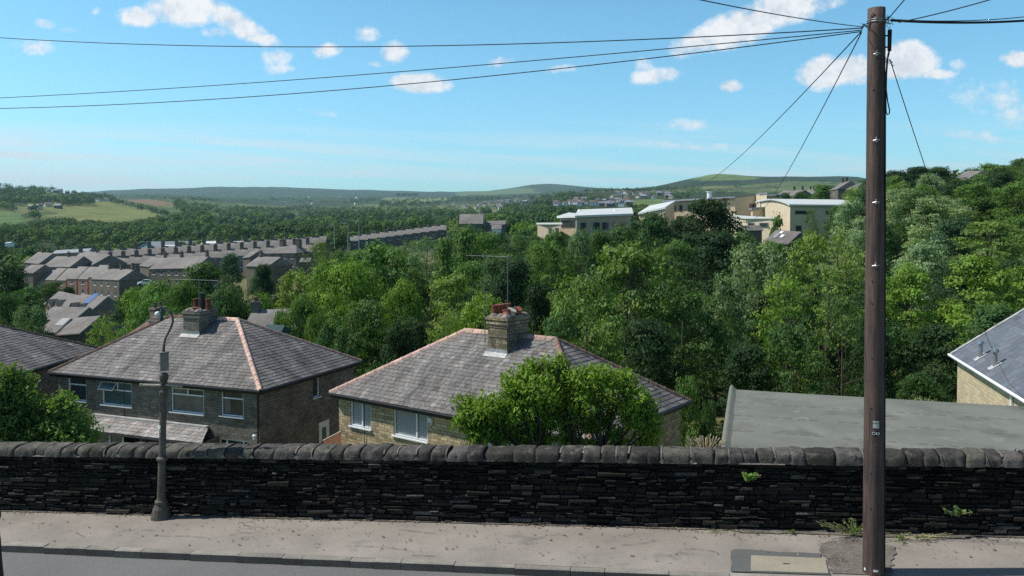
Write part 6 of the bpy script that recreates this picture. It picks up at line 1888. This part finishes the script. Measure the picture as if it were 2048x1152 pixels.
# under-storey and filler trees in the wood behind the houses
rnd = random.Random(1234)
fill = []
def region(n, pxr, Yr, hr, lim, colours, keys, wk=.95, group='', label='', tag_=None, sky=True):
    made = 0; tries = 0
    while made < n and tries < n*30:
        tries += 1
        px = rnd.uniform(*pxr); Y = math.exp(rnd.uniform(math.log(Yr[0]), math.log(Yr[1])))
        x = ray(px, 450)[0]*Y; g = ground(x, Y); H = rnd.uniform(*hr)
        Rw = H*rnd.uniform(.36, .5)*wk
        if any((x-a)**2+(Y-b)**2 < (.62*(Rw+r))**2 for a, b, r in fill[-900:]): continue
        q = proj((x, Y, g+H)); b = proj((x, Y, g)); wp = Rw/Y*F
        if q[1] < lim(px): continue
        if clearhit(q[0]-wp*.85, q[1], q[0]+wp*.85, b[1], Y): continue
        fill.append((x, Y, Rw)); made += 1
        FILL.append((H/Y, px, q[1], Y, wp*2, rnd.choice(colours), rnd.choice(keys), x, g, H, Rw, group, label))
def LEFTLIM(p):
    P = [(-300,452),(0,454),(60,452),(110,439),(180,445),(240,449),(330,430),(430,418),(700,420),(1300,398)]
    for (a, b), (c, d) in zip(P, P[1:]):
        if a <= p <= c: return b+(d-b)*(p-a)/(c-a)
    return 400
FILL = []
fill = [(a, b, c*.55) for a, b, c in TREES]
region(46, (430,1460), (66,120), (7,11), lambda p: 575, ('mid','deep','deep','dark'), ('syc1','syc2','dark1','syc3'), group='woodland trees behind the near houses', label='shaded woodland tree filling the wood behind the near houses')
region(30, (1440,2100), (66,120), (7,11), lambda p: 575-(p-1440)*.1, ('mid','deep','dark'), ('syc1','dark1','layer1'), group='woodland trees behind the garage', label='shaded woodland tree filling the wood behind the garage')
region(16, (-60,460), (62,150), (7,11), lambda p: 575, ('mid','deep','dark'), ('syc1','syc2','dark1'), group='trees below the left town houses', label='tree in the hollow below the town at the left')
region(60, (1700,2250), (130,330), (9,13), lambda p: 345-(p-1700)*.06, ('mid','deep','silver','dark'), ('syc1','syc2','dark1','syc3'), group='trees of the right hillside wood', label='tree of the wood covering the right hillside')
region(60, (640,1500), (120,260), (9,14), lambda p: 462 if p < 1000 else 440, ('mid','deep','mid'), ('syc1','syc2','dark1'), group='trees before the school', label='tree in the belt below the school and the chapel')
region(150, (-100,900), (340,620), (10,15), lambda p: 492-(.05*p if p > 0 else 0), ('deep','deep','blue','mid'), ('small1','small2'), group='valley trees behind the terraces', label='tree in the valley wood behind the slate terraces')
region(620, (-150,1300), (560,1300), (10,16), LEFTLIM, ('deep','blue','mid','deep'), ('small1','small2'), group='trees of the far valley wood', label='tree in the far valley wood')
region(190, (900,1560), (250,900), (9,13), lambda p: 432-(p-900)*.05, ('deep','mid','blue'), ('small1','small2'), group='trees around the far side of the school', label='tree on the slope beyond the school')
region(60, (1500,1760), (240,700), (8,12), lambda p: 372, ('deep','mid','yellow'), ('small1','small2'), group='trees on the hill beyond the sports hall', label='tree on the hill beyond the sports hall')
# far tree belts: hedgerow lines, wooded hill tops
def top_Y(px, py, H, Y0, Y1):
    x, z = ray(px, py); Y = Y0
    while Y < Y1:
        if ground(x*Y, Y)+H >= z*Y: return Y
        Y *= 1.010
    return None
def belt(pts, Yr, n, h, thick=10):
    """pts: polyline in picture space; trees stand where that line meets the ground"""
    for i in range(n):
        f = rnd.random()*(len(pts)-1); k = int(f); f -= k
        px = pts[k][0]+(pts[k+1][0]-pts[k][0])*f+rnd.uniform(-2, 2); py = pts[k][1]+(pts[k+1][1]-pts[k][1])*f+rnd.uniform(-thick, thick)*.5
        H = rnd.uniform(.7, 1.25)*h
        Y = top_Y(px, py, H, Yr[0], Yr[1])
        if Y is None or Y < Yr[0]*1.02: continue
        x = ray(px, py)[0]*Y; g = ground(x, Y); Rw = H*rnd.uniform(.42, .62)
        q = proj((x, Y, g+H)); wp = Rw/Y*F
        if clearhit(q[0]-wp*.8, q[1], q[0]+wp*.8, q[1]+H/Y*F, Y): continue
        FILL.append((H/Y, px, q[1], Y, wp*2, rnd.choice(('deep','blue','deep','mid')), rnd.choice(('small1','small2')), x, g, H, Rw, 'far trees', 'far tree'))
belt([(-60,366),(60,364),(130,371),(190,377),(228,384)], (1500,3400), 330, 15, 5)
belt([(-60,376),(60,375),(130,380),(230,390)], (1400,3400), 520, 14, 12)
belt([(2,388),(40,390),(98,394)], (1000,3000), 120, 14, 7)
belt([(108,392),(160,394),(228,392)], (1000,3000), 150, 14, 7)
belt([(-30,396),(25,404)], (900,3000), 60, 12, 12)
belt([(60,411),(96,409)], (900,3000), 26, 9, 3)
belt([(222,396),(262,404),(300,412),(330,420)], (900,3000), 80, 10, 6)
belt([(-40,448),(60,446),(110,437),(180,443),(250,447),(330,430),(420,420)], (640,2200), 260, 13, 8)
belt([(-40,456),(120,452),(330,446),(420,430)], (640,2200), 260, 13, 10)
belt([(62,422),(80,420)], (700,2200), 10, 10, 5)
belt([(350,398),(372,410),(420,412),(520,420),(640,420),(760,416)], (900,3000), 520, 12, 16)
belt([(240,388),(330,392),(420,396),(540,402)], (1400,4600), 120, 10, 4)
belt([(470,412),(560,416),(640,408)], (1300,4600), 130, 11, 6)
belt([(540,396),(700,400),(760,394)], (1500,6000), 130, 13, 7)
belt([(760,404),(860,398),(960,393),(1050,386),(1150,380)], (1000,4000), 480, 13, 12)
belt([(620,424),(760,420),(900,412),(1000,408),(1100,404)], (800,2600), 560, 13, 18)
belt([(900,424),(1100,414),(1240,424)], (500,2600), 180, 12, 14)
belt([(1120,377),(1240,375),(1340,373)], (1300,3600), 200, 12, 5)
belt([(1110,388),(1160,388),(1240,402),(1250,410)], (900,2600), 200, 12, 12)
belt([(1300,388),(1380,384)], (1300,3600), 60, 11, 7)
belt([(1370,378),(1440,380),(1500,384)], (2000,4000), 60, 11, 6)
belt([(1462,371),(1500,374)], (2600,4000), 40, 12, 3)
belt([(1340,374),(1390,370)], (2000,4000), 22, 12, 3)
belt([(786,387),(834,386)], (5000,9500), 90, 24, 2)
belt([(1640,376),(1700,366),(1730,358)], (350,900), 50, 11, 6)
FILL.sort(key=lambda q: -q[0])
far = MB(); nfar = 0; cnt = 0; nind = 215
rr = random.Random(9)
for i, (ap, px, yt, Y, w, c, key, x, g, H, Rw, grp, lbl) in enumerate(FILL):
    if i < nind:
        put(key, px, yt, Y, w, c, lbl, grp, gz=g, rr=rr)
    else:
        # distant wood: three or four leafy lobes per tree, one mesh for all
        col = GREENS[c]; j = 1+rr.uniform(-.18, .18); col = [v*j*.84 for v in col]
        leaf = H*(.085 if Y < 900 else .12); nl = 3
        m = 300 if Y < 480 else (170 if Y < 900 else (90 if Y < 1800 else 42))
        lob = [(Vector((x+rr.uniform(-.5, .5)*Rw, Y+rr.uniform(-.5, .5)*Rw, g+H*rr.uniform(.45, .72))), Rw*rr.uniform(.5, .75)) for _ in range(nl)]+[(Vector((x, Y, g+H*.45)), Rw*.85)]
        for q in range(m):
            cc, r_ = lob[q % 4]; z = rr.uniform(-.8, 1); th = rr.uniform(0, 6.283); s_ = math.sqrt(1-z*z)
            d = Vector((s_*math.cos(th), s_*math.sin(th), z)); t = 1+rr.uniform(-.22, .22)
            leafquad(far, cc+d*r_*rr.uniform(.8, 1.08), d+Vector((rr.gauss(0,.4), rr.gauss(0,.4), .3)), leaf*rr.uniform(.8, 1.5), rr, (col[0]*t, col[1]*t, col[2]*t), 1.3)
        nfar += 1
fo = far.build('distant_woodland', M['leaffar'])
tag(fo, 'distant woodland covering the valley and far hillsides', None, None, 'stuff')
print('trees placed', len(TREES), 'in far mesh', nfar, 'faces', len(far.f))
for k, v in P_.items():
    if not v[1]:
        for c in kids(v[0]): bpy.data.objects.remove(c)
        bpy.data.objects.remove(v[0])
# ------------------------------------------------------------------ garden trees and plants close behind the wall
def closecrown(name, label, cat, lobes, Y, colour, leaf, dens, seed, trunkpts, el=1.9, droop=.7, tone=.22, sparse=(), group=None, shag=.25):
    rnd = random.Random(seed)
    base = Vector((at(trunkpts[0][0], 900, Y).x, Y, 0)); base.z = ground(base.x, base.y)
    t = thing(name, label, cat, tuple(base), 0, group)
    L = []
    for (px, py, rp, dy) in lobes:
        p = at(px, py, Y+dy)-base; r = rp/F*(Y+dy); L.append((p, r))
    mb = MB()
    fork = at(trunkpts[0][0], 925, Y)-base
    for tp in trunkpts:
        s = at(tp[0], 930, Y)-base
        mb.tube([Vector((s.x*.3, 0, -.3)), Vector((s.x*.7, 0, s.z*.5)), s], [.10, .075, .055], 8)
    for (p, r) in L:
        s = at(min(trunkpts, key=lambda q: abs(at(q[0], 900, Y).x-base.x-p.x))[0], 925, Y)-base
        m = s.lerp(p, .5)+Vector((rnd.uniform(-.1, .1), rnd.uniform(-.1, .1), -.05+rnd.uniform(-.1, .1)))
        mb.tube([s, m, p], [.04, .026, .010], 6)
        for q in range(6):
            e = p+Vector((rnd.gauss(0, 1), rnd.gauss(0, 1), rnd.gauss(.1, .9)))*r*.75
            mm = m.lerp(p, rnd.uniform(.1, .9)); k = (mm+e)/2+Vector((rnd.uniform(-.05,.05), 0, rnd.uniform(-.05, .09)))
            mb.tube([mm, k, e], [.013, .010, .004], 4)
    mb.build('trunk', M['trunk'], t, smooth=True)
    mb = MB()
    for (p, r) in L:
        lt = 1+rnd.uniform(-tone, tone)*.6; n = int(dens*(r/.4)**2)
        for i in range(n):
            d = Vector((rnd.gauss(0, 1), rnd.gauss(0, 1), rnd.gauss(0, 1))).normalized()
            rr_ = r*(rnd.random()**.4)*(1+abs(rnd.gauss(0, shag))); cc = p+Vector((d.x*rr_, d.y*rr_, d.z*rr_*.85)); ct = lt*(1+rnd.uniform(-tone, tone))
            for j in range(rnd.randint(4, 7)):
                o = Vector((rnd.gauss(0, 1), rnd.gauss(0, 1), rnd.gauss(0, .8)))*leaf*1.1
                nn = d*.5+Vector((rnd.gauss(0, .6), rnd.gauss(0, .6), .5+rnd.gauss(0, .4))); tt = ct*(1+rnd.uniform(-.15, .15)); h_ = rnd.uniform(-.06, .08)
                # a leaf folded along its midrib: two triangles-ish quads
                n_ = nn.normalized(); a = n_.orthogonal().normalized(); b = n_.cross(a); an = rnd.uniform(0, 6.283)
                u = (a*math.cos(an)+b*math.sin(an)+Vector((0, 0, -droop))).normalized(); v = n_.cross(u)
                if v.length < .05: continue
                v.normalize(); s_ = leaf*rnd.uniform(.65, 1.3); c0 = cc+o; Lh = s_*el*.5; w = s_*.40; f_ = n_*(-w*.45)
                base_, tip = c0-u*Lh, c0+u*Lh+Vector((0, 0, -s_*.12))
                mb.idx([base_, c0-u*Lh*.2+v*w+f_, c0+u*Lh*.35+v*w*.7+f_, tip, c0+u*Lh*.35-v*w*.7+f_, c0-u*Lh*.2-v*w+f_, c0-u*Lh*.1], ((0,6,2,1),(6,3,2),(0,5,4,6),(6,4,3)), (tt*(1+h_*1.3), tt, tt*(1-h_*1.8)))
    cr = mb.build('crown', M['leaf'], t); cr.color = c4(colour)
    print(name, 'faces', len(mb.f)); return t
closecrown('garden_tree', 'low spreading garden tree with bright drooping leaves right behind the stone wall', 'tree',
  [(950,832,32,.2),(935,812,20,0),(975,818,30,-.2),(1000,858,30,.3),(1035,768,32,0),(1062,740,24,.2),(1075,785,40,-.2),(1030,812,36,0),(1110,732,20,.2),(1110,785,40,.3),(1160,757,30,0),(1150,795,30,.4),(1205,758,28,-.1),(1245,762,26,.2),(1200,795,24,.6),(1268,800,32,.1),(1288,842,28,0),(1258,845,16,.5),(1090,838,28,.2),(960,868,24,0),(1292,815,20,.2),(1045,876,18,.2),(930,848,16,0),(1000,884,16,.1),(1085,882,20,.2),(1130,880,14,.3),(1180,886,12,.2),(1240,884,14,.1),(1295,880,18,.1),(1060,855,28,.4),(1232,868,14,.3),(1012,835,30,.4),(1120,835,18,.4),(1232,815,18,.6),(920,838,10,0),(1085,722,8,0),(1125,722,8,.1),(1308,858,12,0),(1150,828,28,.3),(1162,800,30,0),(1140,868,22,.3),(1185,848,22,.4),(1120,760,24,.2),(1210,840,18,.5)],
  17.2, (.185,.290,.040), .060, 190, 5, [(1150,),(1075,),(1200,)], shag=.20)
closecrown('garden_tree', 'leafy young tree behind the wall at the lower left corner', 'tree',
  [(5,765,34,0),(10,820,52,.2),(30,870,50,0),(60,840,34,.3),(55,790,20,0),(90,835,24,.2),(105,870,42,0),(70,880,36,.4),(125,808,24,0),(140,845,34,.2),(160,878,34,0),(120,870,40,.3),(-20,790,50,0),(178,882,16,.2),(20,740,12,0),(52,758,12,.1),(88,805,14,0),(125,790,10,0)],
  19.5, (.155,.24,.058), .070, 120, 6, [(40,),(110,)], droop=.3)
# weeds on and at the foot of the wall
def weed(px, py, hh, n, leaf, seed, label, colour=(.10,.17,.035), on='base', drop=False, spread=.12, spikes=0):
    rnd = random.Random(seed); s, tt = s_of(px, py, 0.0)
    if on == 'face':
        # a point on the wall face t = -.02 at that picture position
        rx, rz = ray(px, py); d = Vector((rx, 1, rz)); k = ((CW+V*(-.03)).dot(V))/d.dot(V); c = d*k
    else: c = W(s, min(tt, -.03), .015)
    t = thing('weed', label, 'weed', tuple(c))
    mb = MB(); ml = MB()
    for i in range(n):
        a = rnd.uniform(0, 6.283); r = spread*rnd.random()
        tip = Vector((math.cos(a)*r*2.2, -abs(math.sin(a))*r-.02, hh*rnd.uniform(.4, 1)*(-.6 if drop else 1)))
        if on == 'face': tip = Vector((tip.x, -.05-.06*rnd.random(), tip.z))
        mb.tube([Vector((rnd.uniform(-.02,.02), 0, 0)), tip*.5+Vector((0,-.02,.02)), tip], .0035, 4)
        for j in range(5):
            p = tip*rnd.uniform(.35, 1)+Vector((rnd.uniform(-.03,.03), rnd.uniform(-.03,.0), rnd.uniform(-.02,.03)))
            leafquad(ml, p, Vector((rnd.gauss(0,.4), -.7, .6+rnd.gauss(0,.3))), leaf*rnd.uniform(.6, 1.2), rnd, rnd.uniform(.7, 1.25), 1.25)
    mb.build('stem', M['straw'], t); l = ml.build('leaves', M['leaf'], t); l.color = c4(colour)
weed(1495,960,.14,14,.055,1,'bright green weed growing out of the wall face left of the pole', (.15,.25,.05), 'face')
weed(1912,1032,.20,10,.055,2,'weed with round leaves growing from the wall right of the pole', (.13,.20,.06), 'face')
weed(1705,1072,.30,42,.034,3,'dense low weeds at the wall foot just left of the pole', (.12,.18,.04), spread=.30)
weed(1800,1078,.12,22,.026,4,'low green weeds at the wall foot just right of the pole', (.12,.18,.04), spread=.28)
weed(1585,1068,.08,10,.022,5,'small tuft of weeds at the wall foot above the asphalt patch', (.12,.18,.04), spread=.1)
weed(1840,1078,.10,14,.024,6,'sparse weeds at the wall foot further right of the pole', (.12,.18,.04), spread=.25)
weed(1430,1064,.07,8,.02,7,'tiny weeds at the wall foot left of the asphalt patch', (.13,.17,.05), spread=.2)
# dry grass clump
def clump(px, Y, ztop, n, label, seed):
    rnd = random.Random(seed); p = at(px, 930, Y); t = thing('dry_grass', label, 'grass clump', tuple(p))
    mb = MB(); hgt = at(px, ztop, Y).z-p.z
    for i in range(n):
        a = rnd.uniform(-1, 1); b = rnd.uniform(-.5, .5); h_ = hgt*rnd.uniform(.6, 1.08)
        x0_ = a*.10; x1_ = a*.38*rnd.uniform(.5, 1.1)
        mb.tube([(x0_, b*.1, -.4), (x0_+(x1_-x0_)*.4, b*.2, h_*.6), (x1_, b*.4, h_*(1-.12*abs(a)))], [.006, .005, .010], 4, True, rnd.uniform(.6, 1.2))
    mb.build('stalks', M['straw'], t)
clump(1411, 16.5, 872, 90, 'pale dry ornamental grass showing over the wall left of the garage', 4)
# ------------------------------------------------------------------ air: one closed box of thin haze
hz = MB(); HX = 13500
hz.span(-HX, HX, -HX, HX, -60, 620)
hm = bpy.data.materials.new('thin_haze'); hm.use_nodes = True; t = hm.node_tree; t.nodes.clear()
ho = t.nodes.new('ShaderNodeOutputMaterial'); pv = t.nodes.new('ShaderNodeVolumePrincipled')
pv.inputs['Color'].default_value = (.55, .85, 1.0, 1); pv.inputs['Density'].default_value = 5.2e-5; pv.inputs['Anisotropy'].default_value = .2
t.links.new(pv.outputs[0], ho.inputs['Volume'])
hb = hz.build('haze', hm); hb['kind'] = 'stuff'
